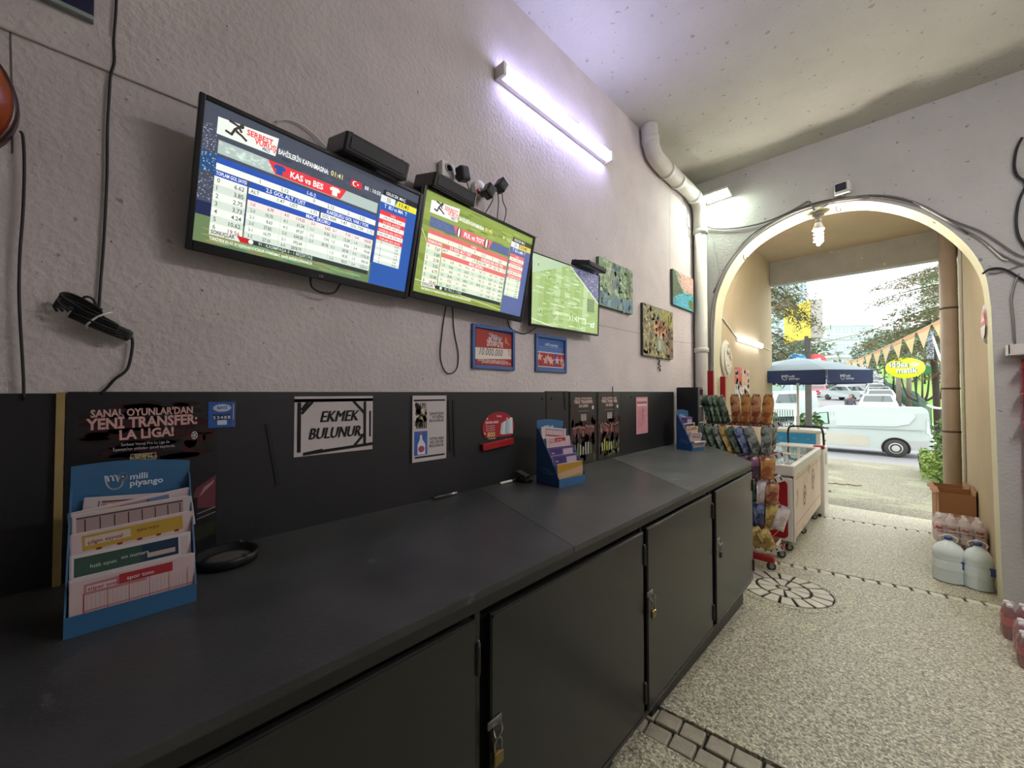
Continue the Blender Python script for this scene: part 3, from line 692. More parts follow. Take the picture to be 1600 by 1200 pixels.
bl = thing('bulb_lamp', 'bare glowing spiral bulb in a holder hanging under the arch crown', 'lamp', (1.19, 5.17, 3.37))
Xl = T(1.19, 5.17, 0)
m = MB(); m.lathe([(.05, 3.372), (.055, 3.345), (.03, 3.335), (.028, 3.28), (.034, 3.27)], mat('grey_holder', '#8a847c', .6), Xl, 16); m.build('holder', bl)
m = MB(); m.lathe([(.03, 3.27), (.036, 3.24), (.052, 3.205), (.055, 3.195), (.02, 3.19)], white_pl, Xl, 16); m.build('ballast', bl)
m = MB()
for ph in (0, PI): m.tube([(.035*math.cos(ph+q*.55), .035*math.sin(ph+q*.55), 3.19-.0065*q) for q in range(22)], .009, lit('bulb_light', '#fffaf0', BULB), 6, Xl)
m.ball((0, 0, 3.045), .018, lit('bulb_light', '#fffaf0', BULB), 8, Xl)
m.build('spiral_tube', bl)

pt = thing('passage_strip_lamp', 'short glowing strip lamp on the left wall of the passage', 'lamp', (.23, 6.65, 2.2))
a, b = Lw(1153, 534, .23), Lw(1189, 546, .23)
m = MB(); m.b2(.2, .225, a.y, b.y, 2.19, 2.255, white_pt, None, .004); m.build('channel', pt)
m = MB(); m.b2(.225, .27, a.y+.02, b.y-.02, 2.185, 2.258, lit('passage_light', '#f4f6ff', PASSTUBE), None, .016); m.build('diffuser', pt)
m = MB(); m.tube([(.21, 5.35, 2.42), (.21, a.y, 2.25)], .009, white_pt, 6); m.tube([(.208, b.y, 2.23), (.208, 7.9, 2.22)], .006, cable_w, 6); m.build('conduit', pt)

# unseen strip lamp, added on the right to brighten the room
rl = thing('added_fill_lamp', 'strip lamp hanging from the room ceiling on the right, out of the photo', 'lamp', (3.15, 2.6, 3.6))
m = MB(); m.b2(3.1, 3.2, 1.8, 3.4, 3.6, 3.65, white_pt, None, .004); m.build('channel', rl)
for y in (2.0, 3.2): m = MB(); m.tube([(3.15, y, 3.65), (3.15, y, CZ)], .008, white_pt, 6); m.build('hanger', rl)
m = MB(); m.b2(3.1, 3.2, 1.84, 3.36, 3.55, 3.6, lit('room_fill_light', '#f8f4fa', ROOM_FILL), None, .014); m.build('diffuser', rl)

# ------------------------------------------------------------------ pipes, camera, arch cables
pp = thing('drain_pipe', 'thick painted drain pipe turning from the wall top down the corner', 'pipe', (.1, 4.95, 0))
q = [Lw(1012, 205, .09), Lw(1018, 235, .09), Lw(1034, 258, .09)]
bend = [V((.085, 3.62, 4.07)), V((.085, 3.64, 3.92)), V((.085, 3.74, 3.82)), V((.085, 4.0, 3.79)), V((.085, 4.72, 3.80)), V((.085, 4.88, 3.76)), V((.085, 4.955, 3.64)), V((.085, 4.96, 3.4))]
m = MB(); m.tube(smooth(bend, 6), .075, pipe_m, 16); m.build('upper_pipe', pp)
m = MB(); m.tube([(.085, 4.965, 3.5), (.085, 4.965, fl(4.95)-.02)], .07, pipe_m, 16); m.build('down_pipe', pp)
for c_, d_ in (((.085, 3.64, 3.93), (0, .25, -1)), ((.085, 4.02, 3.79), (0, 1, 0)), ((.085, 4.3, 3.79), (0, 1, 0)), ((.085, 4.78, 3.79), (0, 1, -.3)), ((.085, 4.965, 3.42), (0, 0, -1)), ((.085, 4.965, 2.0), (0, 0, -1))):
    m = MB(); m.lathe([(.074, -.03), (.082, -.026), (.082, .026), (.074, .03)], pipe_m, look(c_, V(c_)+V(d_)), 16); m.build('collar', pp)
m = MB(); m.tube(smooth([(.02, 4.62, 3.72), (.05, 4.66, 3.6), (.03, 4.7, 3.45), (.06, 4.74, 3.38), (.02, 4.78, 3.33), (.05, 4.7, 3.42)], 5), .004, cable_g, 6); m.build('wire_tangle', pp)

cm = thing('security_camera', 'white security camera with black face above the arch crown', 'camera', (1.40, 5.0, 3.5))
Xc = frame((1.40, 4.99, 3.50), (1, -.15, 0), (0, -.15, 1))
m = MB(); m.box((0, 0, -.03), (.12, .10, .09), white_pl, Xc, .01); m.build('body', cm)
m = MB(); m.box((-.008, .004, .018), (.088, .07, .012), blk, Xc, .012); m.lathe([(.016, 0), (.016, .004), (.01, .005)], blk2, Xc @ T(-.008, .004, .024), 12); m.build('face', cm)
m = MB(); m.box((0, -.058, .0), (.115, .014, .07), white_pl, Xc, .004); m.tube([(1.40, 5.02, 3.45), (1.40, 5.05, 3.42)], .012, white_pl, 8); m.build('bracket', cm)

def arch_pts(off, y=5.035, i0=0, i1=None, wob=0, sd=0):
    rnd = random.Random(sd); o = []
    cx, cz = 1.26, 2.2
    for a, b in arch[i0:i1]:
        d = V((a-cx, b-cz)); L_ = d.length; o.append(V((cx+d.x*(L_+off+rnd.uniform(-wob, wob))/L_, y, cz+d.y*(L_+off+rnd.uniform(-wob, wob))/L_)))
    return o
cable('thick grey cable following the left curve of the arch down to the counter', [V((.13, 5.03, .9)), V((.135, 5.03, 1.5)), *arch_pts(.03, 5.03, 0, 8, .008, 1)], .011, cable_g)
cable('dark cable lying along the whole arch edge', arch_pts(.045, 5.037, 2, 10, .01, 2), .0075, mat('dirty_cable', '#4d4843', .7))
AC = lambda pts, y=5.035: [Aw(a, b, y) for a, b in pts]
cable('grey cable sagging from the corner pipe across to the arch', AC([(1102, 352), (1115, 357), (1140, 357), (1165, 354), (1195, 347), (1225, 335), (1250, 322), (1262, 315), (1267, 318), (1273, 330)]), .009, cable_g)
cable('thin grey cable from the arch top running to the camera', AC([(1272, 328), (1290, 322), (1300, 312), (1320, 306)]), .006, cable_g)
cable('dark cable over the right shoulder of the arch', AC([(1300, 318), (1330, 308), (1370, 305), (1410, 310), (1450, 325), (1490, 350), (1530, 372), (1560, 395), (1600, 415)]), .0075, cable_g)
cable('pale cable over the right shoulder of the arch', AC([(1420, 312), (1450, 328), (1490, 350), (1520, 366), (1540, 380), (1565, 403), (1575, 407)]), .006, cable_w)
cable('grey cable spreading off the arch toward the right edge, upper one', AC([(1440, 322), (1490, 345), (1530, 360), (1560, 378), (1585, 395), (1610, 405)]), .006, cable_g)
cable('twisted black cable looping from the arch hook to the right', AC([(1535, 428), (1545, 421), (1560, 419), (1575, 423), (1590, 432), (1612, 445)]), .008, cable_m)
cable('thin grey cable hanging straight down to the white shelf', AC([(1592, 428), (1586, 445), (1581, 470), (1584, 500), (1586, 538)]), .007, cable_g)
cable('black cable curling at the top right corner of the arch wall', AC([(1597, 215), (1588, 235), (1585, 260), (1590, 275), (1603, 288), (1592, 315), (1588, 345), (1592, 370), (1604, 388)]), .009, cable_m)
cable('thin brown cable crossing below the hook', AC([(1545, 427), (1560, 426), (1580, 420), (1604, 410)]), .005, cable_g)
for i, (px, py, tx) in enumerate(((1307, 330, 'beside the bare bulb'), (1458, 347, 'in the right curve'), (1162, 405, 'in the left curve'))):
    p0 = Aw(px, py, 5.12)
    m = MB(); m.tube(smooth([p0+V((0, 0, .05)), p0+V((0, 0, .01)), p0+V((.015, 0, -.012)), p0+V((.034, 0, .0)), p0+V((.03, 0, .018))], 4), .005, mat('rusty_hook', '#6b5540', .6), 6)
    m.build('hook', None, label='small metal hook under the arch ' + tx, cat='hook', group='ceiling hooks under the arch', origin=tuple(p0))
# downpipe at the passage exit
dp = thing('downpipe', 'tan downpipe with dark joints standing at the right of the passage exit', 'pipe', (2.27, 7.97, fl(8)))
m = MB(); m.tube([(2.258, 7.86, fl(8)-.02), (2.258, 7.86, 3.73)], .085, pipe_b, 18); m.build('pipe', dp)
for z in (2.62, .98, 1.55):
    m = MB(); m.lathe([(.086, -.012), (.091, -.01), (.091, .01), (.086, .012)], mat('rust_band', '#5a473a', .8), T(2.258, 7.86, z), 18); m.build('joint_band', dp)
cable('pale conduit running up the passage wall beside the downpipe', [(2.345, 7.55, fl(7.5)+.3), (2.345, 7.55, 2.0), (2.345, 7.53, 3.0), (2.345, 7.5, 3.7)], .02, pipe_m)
# ------------------------------------------------------------------ posters and sheets on the left wall
def sheet(name, label, cat, y0, z0, w_, h_, mt, draw, x=.021, th=.0012, shape=None, group=None, curl=0, tilt=0):
    o = (x, y0+w_/2, z0)
    X = LW(y0, z0, x+th) @ M.Rotation(tilt, 4, 'Z')
    m = MB()
    pl = shape or [(0, 0), (w_, 0), (w_, h_), (0, h_)]
    m.prism(pl, -th, 0, mt, X)
    t = m.build(name, None, label=label, cat=cat, group=group, origin=o)
    m = MB(); draw(P(m, X), w_, h_)
    if m.v: m.build('print', t)
    return t, X

def logo_mp(p, u, v, s, hx, wd=.1, txt=True):
    """line-drawn open hand with a ring, followed by the two words"""
    pts = [(0, 1), (.07, .45), (.3, .06), (.62, .0), (.86, .22), (.92, .55), (1.08, .72), (1.1, .95), (.92, 1.06), (.74, .95), (.72, .7), (.66, .52)]
    q = smooth([(a, b, 0) for a, b in pts], 3)
    p.stroke([(u+a.x*s, v+a.y*s) for a in q], wd*s, hx, 3)
    for dx in (.02, .26, .48): 
        p.stroke([(u+dx*s, v+.98*s), (u+(dx+.1)*s, v+.95*s), (u+(dx+.16)*s, v+.62*s)], wd*s, hx, 4)
    p.ell(u+.92*s, v+.84*s, .07*s, .07*s, hx, 4, 10)
    if txt:
        p.text('milli', u+1.3*s, v+.56*s, .62*s, hx, bold=.02); p.text('piyango', u+1.3*s, v+.08*s, .62*s, hx, bold=.02)

def big_poster(p, W, H):
    rnd = random.Random(3)
    for i in range(60): p.ell(W*(.15+.7*rnd.random()), H*(.60+.34*rnd.random()), .02+.03*rnd.random(), .01, rnd.choice(['#2a1416', '#321418', '#24161a']), 1, 9)
    p.rect(.3*W, .80*H, .99*W, .835*H, '#3a1216', 2); p.rect(.25*W, .74*H, .97*W, .765*H, '#3a1216', 2)
    T1 = '#cfa39c'
    p.text("SANAL OYUNLAR'DAN", .135*W, .868*H, .032, T1, bold=.03, maxw=.67*W, rot=.02); p.text('YENİ TRANSFER:', .11*W, .80*H, .046, T1, bold=.035, maxw=.73*W, rot=.02); p.text('LA LIGA!', .31*W, .735*H, .042, T1, bold=.035, maxw=.36*W, rot=.03)
    p.text("Serbest Vuruş Pro La Liga ile", .32*W, .698*H, .013, '#a9a2a4', maxw=.32*W, bold=.02); p.text("İspanya'nın yıldızları şimdi bayilerde.", .27*W, .672*H, .013, '#a9a2a4', maxw=.41*W, bold=.02)
    p.rect(.38*W, .605*H, .55*W, .648*H, '#9c8f7a', 2); p.rect(.387*W, .612*H, .543*W, .643*H, '#1a191b', 3); p.text('SERBEST', .465*W, .629*H, .012, '#c9b98a', 'c', 4, .03); p.text('VURUŞ PRO', .465*W, .615*H, .012, '#c9b98a', 'c', 4, .03)
    for u, v, ru, rv, c in ((.79, .70, .05, .03, '#4a2420'), (.86, .715, .045, .026, '#401f1e'), (.78, .67, .06, .028, '#3c1d1c'), (.92, .72, .04, .022, '#351a1a')): p.ell(u*W, v*H, ru*W, rv*H*1.4, c, 2)
    p.ell(.82*W, .735*H, .024*W, .026*H, '#bdb8b4', 3); 
    for a in range(5): p.ell((.82+.014*math.cos(a*1.256))*W, (.735+.015*math.sin(a*1.256))*H, .005*W, .006*H, '#242022', 4, 6)
    # dim player figure at the right edge
    p.poly([(.80*W, .30*H), (.84*W, .40*H), (.99*W, .47*H), (.99*W, .26*H), (.86*W, .27*H)], '#6d3740', 2); p.poly([(.86*W, .34*H), (.9*W, .4*H), (.98*W, .44*H), (.97*W, .42*H)], '#a08088', 3)
    p.rect(.80*W, .17*H, .85*W, .34*H, '#241a1e', 3); p.stroke([(.85*W, .235*H), (.99*W, .262*H)], .003, '#8f898c', 3); p.stroke([(.84*W, .2*H), (.99*W, .23*H)], .003, '#8f898c', 3)
    p.poly([(.84*W, .06*H), (.99*W, .10*H), (.99*W, .18*H), (.84*W, .15*H)], '#262e1c', 2)
sheet('poster', 'big black poster with SANAL OYUNLAR\'DAN YENİ TRANSFER: LA LIGA! behind the large blue slip stand', 'poster', -.079, .95, .362, .546, mat('black_poster', '#171517', .4), big_poster)
def bluesign(p, W, H):
    p.rect(0, 0, W, H, '#2b5ba2'); p.rect(.86*W, 0, W, H, '#4d5f96', 2); p.ell(.5*W, .76*H, .34*W, .15*H, '#b9c2d8', 3); p.text('BAYİ', .5*W, .715*H, .013, '#2b4a90', 'c', 4, .03); p.rect(.2*W, .6*H, .7*W, .615*H, '#b04a50', 3)
    for i, c in enumerate('53488'): p.rect((.16+.135*i)*W, .3*H, (.275+.135*i)*W, .5*H, '#171a22', 3); p.text(c, (.218+.135*i)*W, .33*H, .016, '#d8d8dc', 'c', 4, .02)
    p.rect(.33*W, .1*H, .68*W, .28*H, '#c9ccd6', 3); p.stroke([(.92*W, .3*H), (.92*W, .9*H)], .002, '#c9ccd6', 4)
sheet('small_sign', 'small blue dealer sign with number boxes at the poster\'s top right corner', 'sign', .255, 1.374, .08, .092, blue_s, bluesign, x=.0225)

def ekmek(p, W, H):
    rnd = random.Random(2)
    for i in range(14): p.stroke([(rnd.random()*W, rnd.random()*H), (rnd.random()*W, rnd.random()*H)], .0012, '#d3c4c2', 1)
    B = '#141214'
    for y in ((.04, .915, .98, .955), (.0, .905, 1.0, .96)): p.rect(0, .905*H, W, .958*H, B, 2)
    p.rect(.032*W, .07*H, .075*W, .9*H, B, 3); p.rect(.865*W, .12*H, .905*W, .9*H, B, 3); p.rect(.95*W, .24*H, .975*W, .72*H, B, 3)
    p.poly([(.1*W, 0.01*H), (W, .075*H), (W, .13*H), (.33*W, .08*H), (.33*W, .10*H), (.1*W, .06*H)], B, 3)
    for a, b in (((.085, .72), (.2, .9)), ((.085, .78), (.15, .9)), ((.73, .90), (.87, .70)), ((.73, .08), (.87, .29))): p.stroke([(a[0]*W, a[1]*H), (b[0]*W, b[1]*H)], .012, B, 4)
    for s, u, v, mw in (('EKMEK', .545, .555, .5), ('BULUNUR.', .50, .27, .68)): [p.text(s, u*W+d*.0016, v*H+(d % 2)*.0012, .066, '#1a1718', 'c', 5+d*.3, 0, .28, mw*W) for d in range(4)]
sheet('notice', 'white paper notice EKMEK BULUNUR. fixed with strips of black tape', 'notice', .534, 1.238, .333, .245, paper, ekmek, x=.0208)
def ad(p, W, H):
    B = '#141214'; rnd = random.Random(8)
    p.rect(.06*W, .915*H, .96*W, .94*H, B, 2); p.rect(.1*W, .055*H, .95*W, .082*H, B, 2); p.rect(-.03*W, .0, .03*W, H, B, 2)
    for i in range(40):
        p.ell((.12+.3*rnd.random())*W, (.53+.34*rnd.random())*H, .009, .010+.008*rnd.random(), rnd.choice(['#9b8c62', '#7b7264', '#c9c0a8', '#5c5a52', '#93866a', '#b0a37c']), 2, 7)
    for i in range(6): p.rect((.13+.05*i)*W, .80*H, (.15+.05*i)*W, .89*H, '#3a3634', 3); p.rect((.14+.05*i)*W, .5*H, (.17+.05*i)*W, .6*H, '#2b2828', 3)
    p.rect(.08*W, .10*H, .44*W, .46*H, '#3b63a8', 3); p.poly([(.17*W, .11*H), (.38*W, .11*H), (.38*W, .26*H), (.30*W, .34*H), (.29*W, .44*H), (.24*W, .44*H), (.23*W, .34*H), (.17*W, .26*H)], '#d8d8de', 4); p.ell(.275*W, .19*H, .085*W, .05*H, '#b04a54', 5); p.ell(.265*W, .42*H, .035*W, .02*H, '#b04a54', 6)
    for i, s in enumerate(('ŞARAP RAKI', 'VE BİRA', 'BULUNUR')): p.text(s, .92*W, (.70-.055*i)*H, .02, '#4a4244', 'r', 3, .02, maxw=.42*W)
    for i, s in enumerate(('VOTKA RAKI', 'VE LİKÖR', 'BULUNUR')): p.text(s, .92*W, (.31-.055*i)*H, .02, '#4a4244', 'r', 3, .02, maxw=.42*W)
sheet('advert_sheet', 'tall white advert sheet with bottle pictures taped on the dark panel', 'notice', 1.07, 1.147, .215, .336, paper, ad)
circ = [(.15+.135*math.cos(a)-.005, .115+.094*math.sin(a)) for a in [2*PI*i/28 for i in range(28)] if math.sin(a) > -.72]
circ = sorted(circ, key=lambda q: math.atan2(q[1]-.115, q[0]-.145))
def red_sign(p, W, H):
    p.poly([(u*.985+.002, v*.985+.002) for u, v in circ], '#a3252a', 1)
    p.text('Yılbaşı', .145, .178, .016, '#d8c8c8', 'c', 3, .02); p.text('ŞANSA BAK!', .035, .142, .02, '#e0d4d4', 'l', 3, .03, maxw=.105)
    for i in range(3): p.text('bilet al çekilişe katıl', .04, .125-.013*i, .009, '#d8c8c8', 'l', 3, .02, maxw=.1)
    p.text('800', .05, .062, .042, '#d3b070', 'l', 3, .035, maxw=.09); p.rect(.06, .05, .12, .054, '#d8c8c8', 3)
    for i in range(5): p.poly([(.155+.02*i, .075), (.185+.02*i, .068), (.19+.018*i, .145+.006*i), (.165+.018*i, .14+.008*i)], ('#b9c4c6', '#d8dadc', '#a9b3b8')[i % 3], 3+i)
    for u, v in ((.05, .17), (.215, .165), (.25, .10), (.03, .085)): p.ell(u, v, .007, .007, '#d8b8b8', 3, 8)
    p.text('₺ 1', .2, .035, .014, '#d8c8c8', 'l', 3, .02)
o, Xr = sheet('round_sign', 'red rounded lottery card with 800 stuck on the dark panel', 'sign', 1.53, 1.172, .27, .21, red_m, red_sign, shape=circ, th=.003)
m = MB(); m.b2(0, .255, -.012, .026, -.002, .022, red_m, Xr @ RZ(.07), .003); m.build('ledge', o)
def hang(seed):
    def f(p, W, H):
        rnd = random.Random(seed)
        for i in range(90):
            v = rnd.random(); u = rnd.random()
            c = rnd.choice(['#4a3430', '#3a2c28', '#5a3c38', '#2c2624']) if v > .35 else rnd.choice(['#5a5a44', '#7a8470', '#3c3a30', '#4e5a3c'])
            p.ell(u*.9*W+.05*W, (.05+.55*v)*H, .02, .02+.02*rnd.random(), c, 1, 7)
        for i in range(14):
            u = .12+.76*i/13; p.ell(u*W, (.40+.08*rnd.random())*H, .012, .03, rnd.choice(['#6b4440', '#7d5048', '#94605a', '#5c3b38']), 2, 8); p.ell(u*W, (.49+.04*rnd.random())*H, .008, .01, '#a98478', 3, 7)
        for i in range(7): p.rect((.15+.1*i)*W, .12*H, (.2+.1*i)*W, (.22+.08*rnd.random())*H, rnd.choice(['#8a8f80', '#a9aa98', '#6f7a58', '#b9b84a']), 3)
        p.rect(.12*W, .86*H, .88*W, .885*H, '#5a2c28', 2)
        p.text("SANAL OYUNLAR'DAN", .5*W, .90*H, .022, '#cfb8b0', 'c', 4, .03, maxw=.74*W); p.text('YENİ TRANSFER:', .5*W, .845*H, .034, '#d8c0b8', 'c', 4, .03, maxw=.78*W); p.text('LA LIGA!', .5*W, .79*H, .032, '#d8c0b8', 'c', 4, .03, maxw=.42*W)
        p.rect(.28*W, .735*H, .72*W, .738*H, '#b8aca8', 3); p.rect(.40*W, .60*H, .60*W, .69*H, '#a9a298', 3); p.text('SERBEST', .5*W, .66*H, .012, '#302c2a', 'c', 4, .02, maxw=.17*W); p.text('VURUŞ', .5*W, .625*H, .012, '#302c2a', 'c', 4, .02, maxw=.17*W)
        p.ell(.86*W, .78*H, .014, .016, '#c9c4c0', 4)
        for e in (.0, .985): p.rect(e*W, 0, (e+.015)*W, H, '#121113', 5)
    return f
sheet('poster', 'left one of two narrow dark team posters side by side, behind the middle slip stand', 'poster', 2.405, .955, .355, .545, mat('dark_poster_left', '#2f2927', .4), hang(11), x=.0215)
sheet('poster', 'right one of two narrow dark team posters side by side, next to the pink slip', 'poster', 2.785, .955, .36, .545, mat('dark_poster_right', '#322b29', .4), hang(12), x=.0215)
def pink(p, W, H):
    p.rect(0, 0, W, H, '#c98f96'); p.rect(.08*W, .9*H, .92*W, .95*H, '#d8b0b4', 2); p.rect(.08*W, .82*H, .92*W, .87*H, '#8d5f66', 2); p.rect(.08*W, .76*H, .92*W, .81*H, '#e0c0c4', 2)
    for i in range(12): p.rect((.1+.06*(i % 3))*W, (.2+.04*i)*H, (.55+.1*(i % 4))*W, (.212+.04*i)*H, '#9f6a74', 2)
    p.rect(.5*W, .35*H, .62*W, .72*H, '#a8727c', 3)
sheet('pink_slip', 'pink paper slip stuck alone on the dark panel near the black terminal', 'notice', 3.44, 1.11, .235, .345, mat('pink_paper', '#cf959c', .7), pink)
# black tape strips on the panel
for i, (pts, lb) in enumerate((([(418, 662), (435, 760)], 'slanted strip of black tape on the panel left of the white notice'), ([(702, 625), (705, 705)], 'first upright black tape strip right of the advert sheet'), ([(709, 625), (711, 714)], 'second upright black tape strip right of the advert sheet'), ([(957, 604), (962, 700)], 'long black tape strip along the right team poster, overlapping the plaster'), ([(882, 612), (884, 640)], 'short black tape strip left of the team posters'))):
    a, b = [Lw(*q, .023) for q in pts]; X = frame(a, b-a, V((0, 0, 1)).cross(b-a)); m = MB(); m.b2(0, (b-a).length, -.007, .007, -.001, .001, mat('black_tape', '#0f0e0f', .5), frame(a, b-a, (1, 0, 0)) @ RX(PI/2))
    m.build('tape_strip', None, label=lb, cat='tape', origin=tuple(a))

# framed lottery posters
def framed(label, y0, z0, w_, h_, draw):
    t = thing('framed_poster', label, 'framed poster', (.0, y0+w_/2, z0), group='blue framed lottery posters')
    X = LW(y0, z0, .0); e = .022
    fm = mat('blue_frame', '#47679c', .45)
    m = MB()
    for a in ((0, e, 0, h_), (w_-e, w_, 0, h_), (e, w_-e, 0, e), (e, w_-e, h_-e, h_)): m.b2(*a, 0, .018, fm, X, .004)
    m.build('frame', t)
    m = MB(); m.b2(e-.004, w_-e+.004, e-.004, h_-e+.004, 0, .006, paper, X); draw(P(m, X @ T(e, e, .006)), w_-2*e, h_-2*e); m.build('poster_sheet', t)
def ikramiye(p, W, H):
    p.rect(0, 0, W, H, '#3a3a58'); p.poly([(.04*W, .02*H), (W, .0), (W, .93*H), (.04*W, H)], '#a83a34', 2)
    p.poly([(.3*W, .9*H), (.72*W, .86*H), (.74*W, .76*H), (.4*W, .8*H)], '#8a4848', 3); p.text('Yılbaşı', .36*W, .83*H, .026, '#cfc6cc', l=4, bold=.02, rot=-.05); p.text('ÇEKİLİŞİ', .42*W, .775*H, .022, '#b8b4c0', l=4, bold=.02, rot=-.05)
    p.text('BÜYÜK', .54*W, .655*H, .044, '#e8d4d0', 'c', 4, .03, maxw=.36*W); p.text('İKRAMİYE', .53*W, .55*H, .042, '#e8d4d0', 'c', 4, .03, maxw=.44*W)
    p.poly([(.02*W, .16*H), (.98*W, .23*H), (.98*W, .52*H), (.02*W, .475*H)], '#e6dcd2', 5); p.text('10.000.000', .12*W, .285*H, .062, '#3c3a3c', l=6, sh=.25, maxw=.62*W); p.text('TL', .88*W, .32*H, .05, '#c0504c', l=6, maxw=.1*W)
    for i in range(2): p.text('ŞANSINI DENE HEMEN BİLETİNİ AL', (.08+.1*i)*W, (.115-.05*i)*H, .018, '#e0c4b8', l=4, bold=.03, maxw=.8*W)
    p.stroke([(.85*W, .72*H), (.93*W, .63*H)], .006, '#d89a6a', 4); p.ell(.83*W, .75*H, .006, .02, '#d89a6a', 4)
framed('blue framed red lottery poster BÜYÜK İKRAMİYE under the second screen', 1.472, 1.638, .355, .262, ikramiye)
def bluepost(p, W, H):
    p.rect(0, 0, W, H, '#3c5f9e'); p.text('milli piyango', .52*W, .76*H, .03, '#b9c4dc', 'c', 3, .02, maxw=.5*W)
    for i in range(3): p.rect(.06*W, (.70-.06*i)*H, .94*W, (.712-.06*i)*H, '#90a4cc', 3)
    p.rect(0, .08*H, W, .52*H, '#a8332e', 4); p.rect(0, .05*H, W, .08*H, '#d8d4dc', 4); p.rect(0, .52*H, W, .555*H, '#c8d0e0', 4)
    for i in range(14): p.rect((.05+.068*i)*W, .1*H, (.065+.068*i)*W, .5*H, '#8a2420' if i % 2 else '#c05a50', 5)
    p.rect(.62*W, .1*H, .72*W, .52*H, '#3b4a86', 6)
    for u, v in ((.08, .38), (.38, .34), (.5, .27), (.72, .3), (.9, .3), (.3, .28), (.95, .2)): 
        q = [(u*W+(.035 if i % 2 == 0 else .015)*math.cos(PI/2+i*PI/5), v*H+(.035 if i % 2 == 0 else .015)*math.sin(PI/2+i*PI/5)) for i in range(10)]; p.poly(q, '#dcb4b0', 7)
framed('blue framed poster with red striped lower half under the pitch screen', 2.03, 1.642, .35, .258, bluepost)

# ------------------------------------------------------------------ oil paintings
def painting(label, y0, z0, w_, h_, draw, x0=.0, tilt=0, edge='#3d4038'):
    t = thing('painting', label, 'painting', (x0, y0+w_/2, z0), group='unframed canvases on the left wall')
    X = LW(y0, z0, x0) @ RX(tilt)
    m = MB(); m.b2(0, w_, 0, h_, 0, .028, mat('canvas_edge', edge, .8), X, .003); cv = m.build('canvas', t)
    m = MB(); draw(P(m, X @ T(0, 0, .0282)), w_, h_); m.build('paint', cv)
def falls(p, W, H):
    rnd = random.Random(21); p.rect(0, 0, W, H, '#7f9c78')
    for _ in range(420):
        u, v = rnd.random(), rnd.random()
        if v < .28+.05*math.sin(u*7): c = rnd.choice(['#5f86a0', '#7b9cb4', '#5a7d92', '#8fb0bc', '#6c8f88'])
        elif u > .78: c = rnd.choice(['#4e6a44', '#7d8a4c', '#5c6a58', '#6d8250'])
        elif .36 < u < .6 and v > .42: c = rnd.choice(['#56748a', '#46686a', '#6a8a6a', '#3f5c58'])
        else: c = rnd.choice(['#8fb080', '#a9c29a', '#6d9a5c', '#c3d0b4', '#5d8c50', '#87a86c', '#b9cc8a'])
        p.ell(u*W*.94+.03*W, v*H*.94+.03*H, .008+.02*rnd.random(), .006+.02*rnd.random(), c, rnd.randint(1, 8), 7, rot=rnd.random()*3)
    for i in range(6): p.stroke([((.15+.05*i)*W, .85*H), ((.2+.05*i)*W, .5*H), ((.3+.05*i)*W, .3*H)], .006, '#d5dfc8', 9)
painting('green and blue waterfall landscape canvas behind the pitch screen', 2.80, 2.215, .575, .40, falls, edge='#4c5a3c')
def flowers(p, W, H):
    rnd = random.Random(22); p.rect(0, 0, W, H, '#8a8062')
    for _ in range(380):
        u, v = rnd.random(), rnd.random()
        if v > .7: c = rnd.choice(['#7d8070', '#9a9a70', '#6f7668', '#b0a85c'] if u < .6 else ['#a8a04c', '#b9b060', '#8f8a48'])
        elif u > .72: c = rnd.choice(['#8a6a50', '#75604c', '#9a7a58', '#6b5a4a'])
        else: c = rnd.choice(['#a39a6a', '#b8ac78', '#8d8258', '#c2b888', '#7c7450'])
        p.ell(u*W*.94+.03*W, v*H*.94+.03*H, .02+.03*rnd.random(), .008+.012*rnd.random(), c, rnd.randint(1, 5), 7, rot=rnd.random()*3)
    p.poly([(.44*W, .12*H), (.62*W, .12*H), (.68*W, .3*H), (.6*W, .42*H), (.46*W, .42*H), (.4*W, .3*H)], '#8f947c', 7); p.ell(.52*W, .25*H, .03, .05, '#b9bca0', 8)
    for _ in range(60):
        a = rnd.random()*6.28; r_ = rnd.random()**.6
        p.ell((.53+.26*r_*math.cos(a))*W, (.58+.15*r_*math.sin(a))*H, .018+.015*rnd.random(), .014+.012*rnd.random(), rnd.choice(['#a5543c', '#c98a6a', '#e0c09a', '#8a4034', '#d8a878', '#b86a4c', '#6d5a34']), rnd.randint(9, 14), 7, rot=rnd.random()*3)
painting('canvas with a vase of red and cream flowers near the corner', 3.577, 1.855, .70, .505, flowers, edge='#45423a')
def lake(p, W, H):
    rnd = random.Random(23); p.rect(0, 0, W, H, '#8ab0a8')
    p.poly([(.2*W, H), (W, H), (W, .55*H), (.55*W, .5*H), (.3*W, .7*H)], '#caa596', 2); p.poly([(0, 0), (W, 0), (W, .45*H), (.5*W, .45*H), (.12*W, .28*H), (0, .22*H)], '#4fa6bc', 3)
    p.poly([(0, .2*H), (.14*W, .28*H), (.5*W, .45*H), (.4*W, .55*H), (.22*W, .75*H), (.1*W, .98*H), (0, H)], '#54684c', 4)
    for _ in range(160):
        u, v = rnd.random(), rnd.random()
        c = rnd.choice(['#d8b4a6', '#c09a8c', '#e0c4b8', '#b8988c']) if v > .55 and u > .35 else rnd.choice(['#5ab0c4', '#45949e', '#6fbccc', '#7fc0c8']) if v < .4 and u > .1 else rnd.choice(['#4a5c44', '#5f7450', '#6d7a4c'])
        p.ell(u*W*.94+.03*W, v*H*.94+.03*H, .012+.02*rnd.random(), .006, c, rnd.randint(5, 8), 7)
    p.ell(.85*W, .2*H, .07, .05, '#5a7a3c', 9); p.ell(.93*W, .12*H, .05, .03, '#8a7a40', 10)
painting('canvas of a turquoise lake under pink mountains beside the corner pipe', 4.285, 2.455, .60, .39, lake, edge='#58584a')
